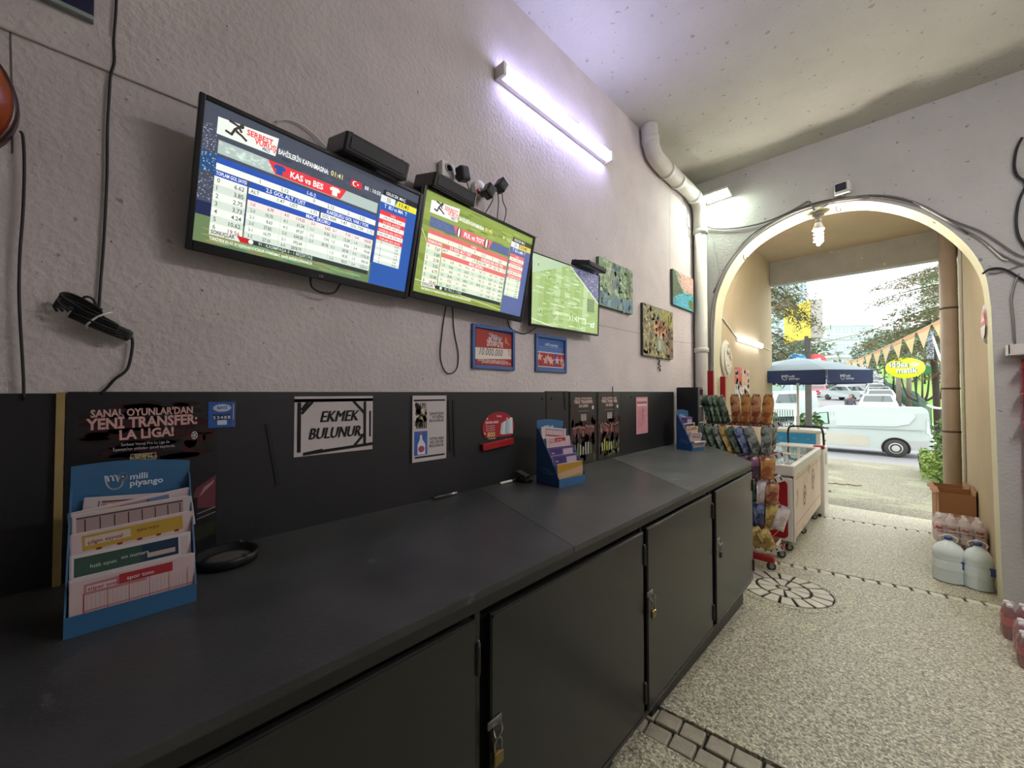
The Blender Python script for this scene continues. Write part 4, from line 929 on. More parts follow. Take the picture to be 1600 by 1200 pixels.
ch = thing('bead_chain', 'short dark string of beads hanging below the flower canvas', 'chain', (.012, 3.94, 1.72))
for i in range(9):
    m = MB(); m.ball((.014+.006*(i % 2), 3.93+.012*(i % 3)-.004*i*0+.003*i, 1.842-.015*i), (.011, .012, .009), mat('dark_bead', '#4a3f36', .5), 7); m.build('bead', ch)

# ------------------------------------------------------------------ slip stands on the counter
def stand(label, o, rz, w_, d_, h_, tiers, seed, sidelogo, fonts):
    """stepped card stand: local x along its width, -y to its front"""
    t = thing('slip_stand', label, 'display stand', (o[0], o[1], CT), rz, group='blue card stands for betting slips')
    X = WM[t]; th = .003
    def side(x0, x1, mtl):
        pl = [(0, 0)]
        # profile in (depth from back, z)
        return [(0, 0), (d_, 0), (d_, h_*.10), (d_*.62, h_*.42), (d_*.30, h_*.66), (d_*.12, h_*.80), (0, h_*.86)]
    Xs = X @ M(((0, 0, 1, 0), (-1, 0, 0, 0), (0, 1, 0, 0), (0, 0, 0, 1)))   # (depth, z, width)
    sd = [(0, 0), (d_, 0), (d_, h_*.12), (d_*.64, h_*.44), (d_*.34, h_*.66), (d_*.14, h_*.84), (0, h_*.88)]
    for x0, nm in ((-w_/2, 'side_panel'), (w_/2-th, 'side_panel')):
        m = MB(); m.prism(sd, x0, x0+th, blue_d if sidelogo else blue_s, Xs)
        if sidelogo and x0 < 0:
            p = P(m, X @ M(((0, 0, -1, x0), (-1, 0, 0, 0), (0, 1, 0, 0), (0, 0, 0, 1)))); logo_mp(p, d_*.28, h_*.17, .03, '#5a8cc0', .08)
        m.build(nm, t)
    m = MB(); k = 12
    top = [(-w_/2 + w_*i/k, h_*(.955+.045*math.sin(PI*(.25+.75*i/k)))) for i in range(k+1)]
    m.prism([(-w_/2, 0), (w_/2, 0)] + top[::-1], -.0015, .0015, blue_s, X @ frame((0, -.004, 0), (1, 0, 0), (0, -.0, 1)))
    p = P(m, X @ frame((0, -.0058, 0), (1, 0, 0), (0, 0, 1))); s = w_*.155
    logo_mp(p, -w_*.24, h_*.80, s, '#d2dbe4', .1); p.rect(-w_*.5, h_*.775, w_*.5, h_*.779, '#2a68a2', 1)
    m.build('back_panel', t)
    m = MB(); m.b2(-w_/2, w_/2, -d_-th, -d_, 0, h_*.125, blue_s, X); m.b2(-w_/2, w_/2, -d_, -.004, 0, .003, blue_d, X); m.build('front_lip', t)
    n = len(tiers)
    for i in range(1, n):
        dd = d_*(1-i/n)*.97; m = MB(); m.b2(-w_/2+th, w_/2-th, -dd-.0015, -dd+.0015, .003, h_*.12+h_*.62*i/n*.93, blue_d, X); m.build('divider', t)
    return t, X

def slips(label, X, w_, z0, h_, yb, thick, lean, draw, edge=paper, skew=0, group='stacks of betting slips'):
    Xp = X @ T(0, -yb, z0) @ RZ(0) @ RX(lean) @ M.Rotation(skew, 4, 'Y')
    m = MB(); rnd = random.Random(label); k = 5
    for i in range(k):
        a = thick*i/k; dx = rnd.uniform(-.003, .003); dz = rnd.uniform(-.003, .002)
        m.b2(-w_/2+dx, w_/2+dx, -a-thick/k*.8, -a, 0, h_+dz, edge, Xp)
    p = P(m, Xp @ frame((-w_/2, -thick-.0004, 0), (1, 0, 0), (0, 0, 1)), fade=.86); draw(p, w_, h_)  # slip print dimmed in colour for the dark corner by the stands
    return m.build('slip_stack', None, label=label, cat='paper slips', group=group, origin=tuple(Xp.translation))
def dr_red(p, W, H):
    p.rect(0, 0, W, H, '#e2c8c6'); p.poly([(.1*W, .68*H), (.58*W, .68*H), (.58*W, .95*H), (.1*W, .9*H)], '#c98a8c', 2); p.rect(.36*W, .74*H, .8*W, .95*H, '#b8343c', 3); p.rect(.12*W, .74*H, .34*W, .86*H, '#e8d4d2', 3); p.text('süper toto', .13*W, .76*H, .012, '#b8343c', l=4, bold=.02); p.text('spor toto', .42*W, .79*H, .013, '#f0dede', l=4, bold=.02)
    p.rect(.095*W, 0, .105*W, .72*H, '#b8343c', 3)
    for i in range(5): p.rect((.27+.165*i)*W, 0, (.275+.165*i)*W, .74*H, '#b8545a', 3)
    for i in range(26): p.rect((.12+.032*i)*W, .05*H, (.123+.032*i)*W, .66*H, '#cf9c9e', 2)
    p.rect(.1*W, .33*H, .97*W, .36*H, '#c98a8c', 3)
def dr_green(p, W, H):
    p.rect(0, 0, W, H, '#e8dedc'); p.rect(.02*W, .55*H, .88*W, .93*H, '#3c5a4c', 2); p.rect(.55*W, .55*H, .88*W, .93*H, '#34507c', 2); p.text('hızlı oyun', .14*W, .68*H, .012, '#b9c9bf', l=3, bold=.02); p.text('on numara', .38*W, .72*H, .012, '#b9c9bf', l=3, bold=.02); p.rect(.6*W, .62*H, .85*W, .72*H, '#c8b4ac', 3); p.rect(.9*W, .2*H, .97*W, .93*H, '#dccaca', 3)
def dr_yel(p, W, H):
    p.rect(0, 0, W, H, '#e2cac8'); p.rect(.08*W, .64*H, .9*W, .95*H, '#cda63c', 2); p.rect(.1*W, .73*H, .45*W, .9*H, '#e0d0c4', 3); p.text('çılgın sayısal', .12*W, .76*H, .013, '#a5403c', l=4, bold=.02); p.text('şans topu', .5*W, .8*H, .011, '#7a5a28', l=4, bold=.02)
    for i in range(5): p.ell((.2+.16*i)*W, .63*H, .006, .003, '#8a3434', 3, 8)
    for i in range(8): p.rect(.05*W, (.06+.07*i)*H, .9*W, (.065+.07*i)*H, '#d3b4b2', 2)
def dr_grid(p, W, H):
    p.rect(0, 0, W, H, '#dcc8c8'); p.rect(.03*W, .45*H, .93*W, .9*H, '#b59a98', 2)
    for i in range(8): p.rect((.09+.115*i)*W, .48*H, (.10+.115*i)*W, .88*H, '#3a3436', 3)
    p.rect(.03*W, .90*H, .93*W, .935*H, '#5a4a4c', 3)
def dr_col(p, W, H):
    p.rect(0, 0, W, H, '#e0cccc'); p.rect(.02*W, .55*H, .38*W, .95*H, '#c5b45c', 2); p.rect(.38*W, .55*H, .62*W, .95*H, '#b58aa0', 2); p.rect(.6*W, .55*H, .8*W, .95*H, '#6c86b0', 2); p.text('kazı kazan', .1*W, .7*H, .012, '#a04440', l=3, bold=.02); p.rect(.82*W, .6*H, .96*W, .9*H, '#d8c2c4', 2)
def dr_coup(p, W, H):
    p.rect(0, 0, W, H, '#e2d2d2'); p.rect(.15*W, .5*H, .9*W, .88*H, '#c9a2a0', 2); p.rect(.15*W, .5*H, .9*W, .57*H, '#a54444', 3)
    for i in range(9): p.rect((.2+.075*i)*W, .6*H, (.235+.075*i)*W, .85*H, '#e8dcda', 3)
    p.rect(.12*W, .42*H, .13*W, .92*H, '#6a5a5c', 3); p.rect(.15*W, .88*H, .9*W, .91*H, '#5a4a4c', 3)
def dr_purple(p, W, H): p.rect(0, 0, W, H, '#6a4a86'); p.rect(.05*W, .55*H, .5*W, .9*H, '#4a3a7c', 2); p.rect(.55*W, .5*H, .95*W, .85*H, '#d0bccc', 2); p.text('loto', .1*W, .62*H, .016, '#e0d4e4', l=3, bold=.02)
def dr_orange(p, W, H): p.rect(0, 0, W, H, '#c9a06a'); p.poly([(0, .2*H), (W, .4*H), (W, .75*H), (0, .5*H)], '#d8b48a', 2); p.poly([(0, .55*H), (W, .8*H), (W, H), (0, H)], '#c8962c', 2)

S1, XS1 = stand('large blue card stand full of slips at the left end of the counter', (.255, .06), R(90), .236, .165, .37, [0]*5, 1, False, None)
for (lab, z, h_, yb, th, ln, dr, sk, ww, dx) in (
    ('front stack of slips with red header in the large blue stand', .006, .108, .122, .034, .10, dr_red, -.01, .226, .003),
    ('stack of slips with dark green header, second from the front of the large stand', .05, .115, .094, .026, .16, dr_green, -.015, .222, .002),
    ('stack of slips with yellow band, third from the front of the large stand', .095, .118, .074, .016, .10, dr_yel, -.05, .232, .008),
    ('stack of slips with grey number grid, fourth from the front of the large stand', .135, .118, .052, .024, .16, dr_grid, -.03, .226, .004),
    ('stack of multicoloured scratch slips, fifth from the front of the large stand', .158, .108, .034, .012, .08, dr_col, -.11, .236, .010)):
    slips(lab, XS1 @ T(dx, 0, 0), ww, z, h_, yb, th, -ln, dr, skew=sk)
slips('crooked white coupon with striped red block at the back of the large stand', XS1, .205, .158, .118, .020, .004, -.02, dr_coup, skew=.09)

S2, XS2 = stand('middle blue card stand with side logo on the counter before the team posters', (.17, 1.985), R(84), .235, .19, .385, [0]*5, 2, True, None)
for (lab, z, h_, yb, th, ln, dr, sk, ww) in (
    ('front orange and yellow slip stack in the middle stand', .02, .11, .165, .014, .05, dr_orange, .0, .22),
    ('purple slip stack, second from the front of the middle stand', .07, .105, .125, .016, .10, dr_purple, .0, .22),
    ('purple slip stack, third from the front of the middle stand', .115, .105, .095, .016, .10, dr_purple, .0, .22),
    ('striped pinkish slip stack, fourth from the front of the middle stand', .17, .105, .065, .022, .14, dr_red, .0, .21),
    ('crumpled pinkish coupon leaning at the back of the middle stand', .22, .11, .03, .012, .12, dr_coup, .12, .22)):
    slips(lab, XS2, ww, z, h_, yb, th, -ln, dr, skew=sk)
S3, XS3 = stand('far blue card stand on the counter in front of the black terminal', (.215, 4.02), R(72), .17, .18, .385, [0]*5, 3, True, None)
for (lab, z, h_, yb, th, ln, dr, sk, ww) in (
    ('lowest white slip stack sliding out of the far stand', .03, .07, .16, .02, -.5, dr_col, .0, .16),
    ('pinkish crumpled slip stack, second from the front of the far stand', .08, .09, .125, .02, -.2, dr_coup, .1, .16),
    ('cream slip stack, third from the front of the far stand', .135, .09, .095, .018, -.1, dr_yel, .0, .16),
    ('greenish slip stack, fourth from the front of the far stand', .165, .09, .07, .012, -.1, dr_green, -.05, .155),
    ('white curled slip stack at the back of the far stand', .20, .11, .03, .018, -.05, dr_purple, .05, .165)):
    slips(lab, XS3, ww, z, h_, yb, th, -ln if ln < 0 else -ln, dr, skew=sk)

# ------------------------------------------------------------------ small things on the counter
at_ = thing('ashtray', 'round black ashtray on the counter right of the large slip stand', 'ashtray', (.185, .285, CT))
m = MB(); m.lathe([(.07, 0), (.088, .004), (.095, .03), (.09, .034), (.08, .03), (.07, .012), (.0005, .009)], blk, T(.185, .285, CT), 28); m.build('bowl', at_)
for a in (0.4, 2.5, 4.6):
    m = MB(); m.box((.185+.088*math.cos(a), .285+.088*math.sin(a), CT+.035), (.02, .012, .006), blk2, None, .002); m.build('rest', at_)
m = MB(); m.lathe([(.074, .012), (.04, .016), (.001, .017)], mat('ash', '#57534e', .95, var=.5, scale=60, bump=1), T(.185, .285, CT), 20); m.build('ash', at_)
def marker(label, a, b, c1, c2):
    a, b = V(a), V(b); t = thing('marker_pen', label, 'pen', tuple((a+b)/2), group='marker pens lying by the panel')
    X = look(a, b); L_ = (b-a).length
    m = MB(); m.lathe([(.005, 0), (.008, .006), (.008, L_*.6)], c1, X, 12); m.build('barrel', t)
    m = MB(); m.lathe([(.0088, L_*.6), (.0088, L_*.93), (.006, L_)], c2, X, 12); m.build('cap', t)
marker('dark marker pen with a silver cap lying below the white advert sheet', (.045, 1.185, CT+.009), (.040, 1.345, CT+.009), blk2, mat('silver_cap', '#9a9a9c', .3, metal=.8))
marker('white marker pen with dark red cap lying below the red card', (.052, 1.66, CT+.009), (.045, 1.83, CT+.009), white_pl, mat('wine_cap', '#5a1420', .4))
hp = thing('hole_punch', 'black desk tool lying on the counter just left of the middle stand', 'desk tool', (.085, 1.86, CT))
m = MB(); m.b2(.05, .14, 1.79, 1.855, CT, CT+.02, blk, None, .006); m.build('base', hp)
m = MB(); m.box((.09, 1.815, CT+.045), (.09, .05, .025), blk2, T(.09, 1.815, CT+.045) @ RY(.25) @ T(-.09, -1.815, -CT-.045), .008); m.tube([(.06, 1.815, CT+.02), (.06, 1.815, CT+.045)], .01, steel, 8); m.build('lever', hp)
bg_ = MB(); rnd = random.Random(4)
N, K = 14, 9
vs = []
for i in range(K+1):
    for j in range(N):
        a = 2*PI*j/N; r_ = .08*math.sin(PI*min(.97, (i+.6)/(K+.8)))**.5 * (1+.22*rnd.uniform(-1, 1))
        vs.append((.30+r_*math.cos(a)*.8, -.31+r_*math.sin(a)*.9, CT+.001+.115*i/K+.006*rnd.uniform(0, 1)*(i > 0)))
bg_.add(vs, [(i*N+j, i*N+(j+1) % N, (i+1)*N+(j+1) % N, (i+1)*N+j) for i in range(K) for j in range(N)]+[tuple(range(N))[::-1], tuple(K*N+j for j in range(N))], mat('cloudy_plastic_bag', '#b9ab9c', .35, var=.3, scale=14), False)
bg_.build('plastic_bag', None, label='crumpled pale plastic bag at the left edge of the counter', cat='bag', origin=(.30, -.31, CT))
tm = thing('betting_terminal', 'tall black terminal box standing on the far end of the counter', 'machine', (.17, 4.36, CT))
m = MB(); m.b2(.055, .275, 4.285, 4.425, CT, 1.553, mat('black_terminal', '#17181b', .45), None, .006); m.build('case', tm)
m = MB(); m.b2(.274, .284, 4.29, 4.42, CT+.02, 1.54, mat('grey_fascia', '#6f706b', .4), None, .003); m.build('fascia', tm)
m = MB(); m.b2(.284, .288, 4.31, 4.40, 1.47, 1.53, carglass, None, .001); m.build('display', tm)
for z in (1.35, 1.18, 1.05):
    m = MB(); m.b2(.284, .292, 4.30, 4.41, z, z+.012, white_pl, None, .002); m.build('slot', tm)
m = MB(); m.prism([(0, 0), (.1, -.01), (.13, -.06), (.03, -.05)], 0, .002, paper, frame((.286, 4.33, 1.455), (.5, .8, -.1), (.3, .2, 1))); m.build('paper_tag', tm)
# ------------------------------------------------------------------ red snack rack
RX0, RX1, RY0, RY1 = .33, .86, 4.48, 4.86
fz = fl(4.7)
rk = thing('snack_rack', 'red wire snack rack with tiers of hanging bags between counter and freezer', 'display rack', (.6, 4.74, fz))
for y, x, z1, nm in ((4.52, .33, 1.73, 'post'), (5.2, .25, 1.69, 'post')):
    m = MB(); m.b2(x-.03, x+.03, y-.02, y+.02, fl(y)+.09 if y < 5 else .2, z1, red_m, None, .004); m.build(nm, rk)
m = MB(); m.b2(.24, .31, 4.54, 5.2, .1, .14, red_m, None, .004); m.b2(.26, .30, 4.54, 5.2, 1.2, 1.24, red_m, None, .004); m.build('cross_bar', rk)
m = MB(); m.b2(.33, .90, 4.44, 4.50, fz+.085, fz+.135, red_m, None, .008); m.b2(.33, .90, 4.9, 4.96, fz+.085, fz+.135, red_m, None, .008); m.b2(.33, .39, 4.5, 4.9, fz+.085, fz+.135, red_m, None, .008); m.build('base_frame', rk)
def caster(parent, x, y, r=.036, top=.09, a=0):
    z = fl(y); X = T(x, y, z) @ RZ(a)
    m = MB(); m.lathe([(r*.6, -.011), (r, -.009), (r, .009), (r*.6, .011)], blk2, X @ frame((0, 0, r), (1, 0, 0), (0, 0, 1)), 18)
    w_ = m.build('caster', parent)
    m = MB(); m.lathe([(r*.55, -.0125), (r*.5, .0125)], mat('caster_hub', '#a9a6a0', .5), X @ frame((0, 0, r), (1, 0, 0), (0, 0, 1)), 14)
    m.b2(-.014, -.011, -.016, .016, r, top, steel, X @ RZ(PI/2)); m.b2(.011, .014, -.016, .016, r, top, steel, X @ RZ(PI/2)); m.b2(-.018, .018, -.02, .02, top-.008, top, steel, X); m.build('fork', w_)
for x, y in ((.87, 4.47), (.87, 4.93), (.36, 4.47)): caster(rk, x, y, .04, .10, .5)
tiers = [(1.19, .85), (.90, .87), (.67, .86), (.44, .83), (.22, .82), (.02, .86)]
for z, xe in tiers:
    m = MB(); zz = z-.02
    m.tube([(RX0, RY0, zz), (xe, RY0-.02, zz), (xe, RY1, zz), (RX0, RY1, zz)], .006, red_m, 6)
    for i in range(5): y = RY0+.04+.08*i; m.tube([(RX0, y, zz), (xe, y, zz+.006)], .0035, red_m, 6)
    m.tube([(RX0, RY0-.02, zz+.09), (xe, RY0-.03, zz+.09), (xe+.01, RY1, zz+.09)], .004, red_m, 6); m.build('wire_tier', rk)
    m = MB(); m.box((xe+.045, 4.50, zz+.0), (.13, .004, .055), white_pl, T(xe+.035, 4.5, zz) @ RY(-.45) @ T(-xe-.035, -4.5, -zz), .001)
    m.box((xe+.02, 4.68, zz-.012), (.004, .34, .045), white_pl, None, .001)
    q = m.build('price_strip', rk)
    m = MB()
    for k in range(3): m.box((xe+.0+.05*k, 4.4972, zz), (.013, .0012, .034), blk2, T(xe+.035, 4.5, zz) @ RY(-.45) @ T(-xe-.035, -4.5, -zz))
    m.build('price_print', q)

def bag_mesh(w_, h_, d_, seed):
    rnd = random.Random(seed); nx, nz = 6, 9; vs = []; fs = []
    for s_ in (1, -1):
        for i in range(nz+1):
            v = i/nz
            for j in range(nx+1):
                u = j/nx; pin = max(0, 1-abs(2*v-1)**5)*max(0, 1-abs(2*u-1)**3)
                b = d_/2*pin**.6*(1+.18*rnd.uniform(-1, 1)) + .001
                wv = w_*(1-.08*math.sin(PI*v))*(1 if v < .8 else 1-.30*((v-.8)/.2)**2); vs.append(((u-.5)*wv+.002*rnd.uniform(-1, 1), s_*b, v*h_+(.006*(1 if j % 2 else -1) if v in (0, 1) else 0)))
    n1 = (nx+1)*(nz+1)
    for s_ in (0, 1):
        for i in range(nz):
            for j in range(nx):
                q = (s_*n1+i*(nx+1)+j, s_*n1+i*(nx+1)+j+1, s_*n1+(i+1)*(nx+1)+j+1, s_*n1+(i+1)*(nx+1)+j); fs.append(q if s_ == 1 else q[::-1])
    for i in range(nz): 
        for j in (0, nx): a = i*(nx+1)+j; fs.append((a, a+nx+1, n1+a+nx+1, n1+a))
    for j in range(nx):
        for i in (0, nz): a = i*(nx+1)+j; fs.append((a, a+1, n1+a+1, n1+a))
    return vs, fs
FO = {}
for nm, a, b in (('green', '#33482f', '#7f9278'), ('darkgreen', '#26352b', '#5d6e5f'), ('orange', '#8a4a22', '#c08a4a'), ('rust', '#7a3420', '#b98a5a'), ('blue', '#2c3658', '#7a86a8'), ('grey', '#3a3f3c', '#8d918a'), ('purple', '#3a2438', '#8a5a70'), ('yellow', '#8a6a2a', '#d0b468'), ('white', '#b9a9a4', '#e0d6d0'), ('navy', '#1f2748', '#53608a')):
    FO[nm] = mat('foil_'+nm, b, .22, hx2=a, scale=13, wob=.12, spec=.8, spots=[('#b9b2a6', 17, .68)])
seal = mat('silver_seal', '#c9c4be', .3, metal=.6)
_bm = {}
ordw = ('first', 'second', 'third', 'fourth', 'fifth', 'sixth', 'seventh', 'eighth', 'ninth', 'tenth')
def snack(col, label, p, ry=0, rz=0, rx=0, sz=(.12, .29, .05), group='snack bags on the red rack'):
    k = (col, sz)
    if k not in _bm:
        m = MB(); vs, fs = bag_mesh(*sz, hash(col) % 97 if False else len(_bm)); m.add(vs, fs, FO[col], True)
        m.box((0, 0, sz[1]-.006), (sz[0]*.70, .004, .016), seal); m.box((0, 0, .006), (sz[0]*.97, .004, .014), seal)
        o = m.build('snack_bag'); _bm[k] = o.data
    else: o = D.objects.new('snack_bag', _bm[k]); C.objects.link(o)
    o.location = p; o.rotation_euler = (rx, ry, rz)
    tag(o, label, 'snack', group); return o
ci = {}
def row(tier, items, y=4.455, sz=(.12, .29, .05)):
    z = tiers[tier][0]; tn = ('top', 'second', 'third', 'fourth', 'fifth', 'lowest')[tier]
    for i, (x, col, ry, rz) in enumerate(items):
        snack(col, f'{col.replace("dark", "dark ")} snack bag, {ordw[i]} from the counter in the {tn} tier facing the room', (x, y, z-.01), ry, rz, random.uniform(-.06, .04), sz)
row(0, [(.345, 'green', -.25, 1.1), (.375, 'darkgreen', -.3, 1.1), (.41, 'green', -.32, 1.1), (.445, 'darkgreen', -.28, 1.05), (.48, 'green', -.34, 1.0), (.515, 'darkgreen', -.32, 1.0), (.595, 'rust', -.06, .3), (.675, 'orange', .02, .25), (.76, 'rust', .03, .2), (.845, 'orange', .10, .2)], 4.44, (.088, .30, .036))
row(1, [(.37, 'darkgreen', -.35, .8), (.43, 'green', -.38, .8), (.50, 'grey', -.40, .75), (.57, 'yellow', -.40, .7), (.64, 'darkgreen', -.42, .7), (.71, 'blue', -.40, .65), (.79, 'grey', -.35, .6), (.85, 'grey', .0, .5)], 4.43, (.10, .29, .032))
row(2, [(.42, 'navy', -.2, .6), (.55, 'purple', -.2, .5), (.68, 'purple', -.15, .4), (.78, 'purple', -.2, .5), (.85, 'orange', .05, .5)], 4.43, (.12, .23, .05))
row(3, [(.6, 'navy', -.1, .4), (.74, 'darkgreen', -.1, .4), (.82, 'white', .0, .5), (.885, 'rust', .1, .6)], 4.43, (.12, .22, .05))
row(4, [(.72, 'navy', -.05, .3), (.81, 'blue', -.1, .4), (.885, 'yellow', .05, .5), (.93, 'white', .35, .7)], 4.43, (.12, .23, .05))
row(5, [(.70, 'navy', .1, .4), (.80, 'yellow', -.35, .5), (.88, 'yellow', -.4, .5)], 4.43, (.12, .20, .06))
fi = 0
for tier in range(4):
    z, xe = tiers[tier]
    for k, y in enumerate((4.58, 4.69, 4.80)):
        col = ('orange', 'rust', 'orange', 'green', 'darkgreen', 'grey', 'orange', 'purple', 'yellow', 'white', 'rust', 'blue')[tier*3+k]
        snack(col, f'{col.replace("dark", "dark ")} snack bag on the passage side of the {("top", "second", "third", "fourth")[tier]} tier, {ordw[k]} from the room', (xe-.05, y, z-.01), 0, PI/2+random.uniform(-.2, .2), .1, (.12, .27, .05) if tier < 2 else (.12, .21, .05))
# passage wall: white relief plaque, red flyers
rp = thing('wall_relief', 'white oval relief plaque on the passage wall beyond the arch', 'wall ornament', (.21, 5.5, 1.92))
Xr = frame((.2, 5.48, 1.92), (0, 1, 0), (0, 0, 1)); rm = mat('white_relief', '#d8d3c0', .6, var=.1)
m = MB(); m.lathe([(.001, .03), (.15, .026), (.19, .02), (.21, .0)], rm, Xr @ M.Scale(1.2, 4, (0, 1, 0)), 28); m.build('plaque', rp)
m = MB(); rnd = random.Random(6)
for k in range(9):
    a = rnd.uniform(0, 6.28); r_ = rnd.uniform(.02, .12)
    m.tube(smooth([(r_*math.cos(a), 1.2*r_*math.sin(a), .032), (.13*math.cos(a+.8), .16*math.sin(a+.8), .034), (.14*math.cos(a+1.6), .19*math.sin(a+1.6), .03), (.06*math.cos(a+2.2), .1*math.sin(a+2.2), .034)], 4), .009, rm, 6, Xr)
m.ball((0, .10, .03), (.035, .05, .025), rm, 10, Xr); m.build('carving', rp)
def flyer(seed, c):
    def f(p, W, H):
        rnd = random.Random(seed); p.rect(0, .45*H, W, H, c)
        for _ in range(30): p.ell((.1+.8*rnd.random())*W, (.05+.9*rnd.random())*H, .02+.03*rnd.random(), .03, rnd.choice(['#d8c8b0', '#c85048', '#e0d8cc', '#b9a98c', '#8a9a8c']), 2, 8)
        p.text('ALGIDA', .5*W, .8*H, .05, '#f0e4e0', 'c', 3, .02, maxw=.8*W) if False else None
    return f
sheet('flyer', 'red topped flyer on the passage wall above the orange snack bags', 'poster', 5.86, 1.42, .34, .42, paper, flyer(1, '#c8443c'), x=.2)
sheet('flyer', 'pale orange flyer beside the red topped one on the passage wall', 'poster', 6.22, 1.42, .36, .40, paper, flyer(2, '#d8a88c'), x=.2)
# red and white oval sign on the right passage wall
os_ = thing('oval_sign', 'red and silver round sign hanging on the right passage wall', 'wall sign', (2.36, 5.42, 2.1))
Xo = frame((2.36, 5.42, 2.105), (0, -1, 0), (0, 0, 1))
m = MB(); m.lathe([(.18, 0), (.18, .03), (.165, .045)], mat('silver_rim', '#8f8c88', .35, metal=.7), Xo, 32); m.build('rim', os_)
m = MB(); m.lathe([(.166, .04), (.1, .05), (.001, .052)], mat('red_face', '#b03a34', .4), Xo, 32)
p = P(m, Xo @ T(0, 0, .0525)); p.poly([(-.14, -.02), (.14, -.02), (.1, -.1), (.0, -.14), (-.1, -.1)], '#d8d2ca', 1); p.poly([(-.1, .02), (-.02, .11), (.0, .03), (.06, .1), (.1, .02)], '#e0c8c0', 1); m.build('face', os_)

# ------------------------------------------------------------------ chest freezer
FX0, FX1, FY0, FY1 = .33, .945, 5.14, 7.15
zb, zt = -.105, .715
fr = thing('chest_freezer', 'long white chest freezer with glass lid and deep red end panel in the passage', 'freezer', (.64, 6.1, fl(6.1)))
m = MB(); m.b2(FX0, FX1, FY0, FY1, zb, .58, white_pt, None, .02); m.build('body', fr)
rr = []
for cx, cz, a0 in ((FX1-.10, .50, 0), (FX0+.10, .50, 90), (FX0+.10, zb+.08, 180), (FX1-.10, zb+.08, 270)):
    for k in range(6): a = R(a0+18*k); rr.append((cx+.05*math.cos(a), cz+.05*math.sin(a)))
m = MB(); m.prism(rr, 0, .006, red_end, frame((0, FY0, 0), (1, 0, 0), (0, 0, 1))); m.build('end_panel', fr)
faded = mat('faded_pink_film', '#e4c6b2', .4, hx2='#d6ccb4', scale=2.2, spots=[('#c99684', 3.2, .60), ('#b8b89c', 5, .66)])
m = MB(); m.b2(FX1-.002, FX1+.004, FY0+.05, FY1-.02, zb+.03, .60, faded, None, .002)
p = P(m, frame((FX1+.0045, FY0+.05, zb+.04), (0, 1, 0), (0, 0, 1)))
for (cu, cv, s) in ((.62, .33, .14), (1.25, .42, .16)):
    q = [(cu+s*k*math.cos(a)*.8, cv+s*k*math.sin(a)) for k, a in [(1-.045*i, i*.55) for i in range(20)]]
    p.stroke(q, .028, '#a8705f', 1)
p.rect(.05, .12, 1.86, .13, '#b08878', 1); p.rect(.05, .61, 1.86, .618, '#b89a84', 1)
m.build('side_film', fr)
m = MB()
for a in ((FX0-.01, FX1+.012, FY0-.01, FY0+.05), (FX0-.01, FX1+.012, FY1-.05, FY1+.01), (FX0-.01, FX0+.04, FY0+.05, FY1-.05), (FX1-.04, FX1+.012, FY0+.05, FY1-.05)): m.b2(*a, .60, zt, white_pt, None, .012)
m.b2(FX0+.04, FX1-.04, (FY0+FY1)/2-.012, (FY0+FY1)/2+.012, .69, zt-.002, white_pt, None, .004); m.build('lid_frame', fr)
for y0, y1 in ((FY0+.045, (FY0+FY1)/2), ((FY0+FY1)/2, FY1-.045)):
    m = MB(); m.b2(FX0+.035, FX1-.035, y0, y1, .698, .704, glass); g = m.build('glass_lid', fr)
    m = MB(); m.b2(FX0+.2, FX0+.42, y0+.06, y0+.085, .704, .716, white_pl, None, .004); m.build('handle', g)
m = MB(); m.b2(FX1-.001, FX1+.008, FY0+.004, FY0+.045, zb, .60, white_pt, None, .003); m.build('corner_trim', fr)
for x, y in ((FX1-.06, FY0+.1), (FX0+.08, FY0+.1), (FX1-.06, FY1-.15), (FX1-.06, 6.1)): caster(fr, x, y, .038, zb-fl(y), .6)
cols = ['#c2443c', '#d8b44c', '#e4dcd0', '#4c7a9c', '#8a5a3c', '#6c9a5c', '#d88a9c']
fm_ = [mat('wrapper_'+c[1:], c, .35, spec=.6) for c in cols]
rnd = random.Random(9)
OR = ('first', 'second', 'third', 'fourth', 'fifth', 'sixth', 'seventh', 'eighth', 'ninth', 'tenth', 'eleventh', 'twelfth', 'thirteenth', 'fourteenth', 'fifteenth', 'sixteenth', 'seventeenth', 'eighteenth')
for i in range(6):
    for j in range(18):
        x = FX0+.10+.083*i; y = FY0+.12+.102*j
        m = MB(); m.box((0, 0, 0), (.075, .09, .03), fm_[(j//2+i*3) % 7], None, .01)
        if not (i == 0 and j == 0) and (j//2+i*3) % 7 in _bk: o = D.objects.new('ice_cream', _bk[(j//2+i*3) % 7]); C.objects.link(o)
        else: o = m.build('ice_cream'); _bk[(j//2+i*3) % 7] = o.data
        o.location = (x, y, .615+rnd.uniform(-.01, .01)); o.rotation_euler = (rnd.uniform(-.15, .15), rnd.uniform(-.15, .15), rnd.uniform(-.3, .3))
        tag(o, f"{('red', 'yellow', 'white', 'blue', 'brown', 'green', 'pink')[(j//2+i*3) % 7]} ice cream under the freezer glass, {OR[j]} from near end, {OR[i]} from wall", 'ice cream', 'ice creams in the chest freezer')
m = MB(); m.b2(FX0+.04, FX1-.04, FY0+.05, FY1-.05, .575, .597, white_pt); m.build('inner_tray', fr)
wc = thing('drinks_cooler', 'narrow white cooler cabinet with red corner standing beyond the chest freezer', 'cooler', (.68, 7.45, fl(7.45)))
m = MB(); m.b2(.38, .985, 7.20, 7.62, fl(7.4)+.05, .70, white_pt, None, .015); m.build('body', wc)
m = MB(); m.b2(.86, .99, 7.195, 7.30, .68, .73, red_m, None, .01); m.build('red_cap', wc)
m = MB(); m.b2(.984, .99, 7.33, 7.45, .45, .62, mat('faint_label', '#b9b09c', .6), None, .002); m.build('label_plate', wc)
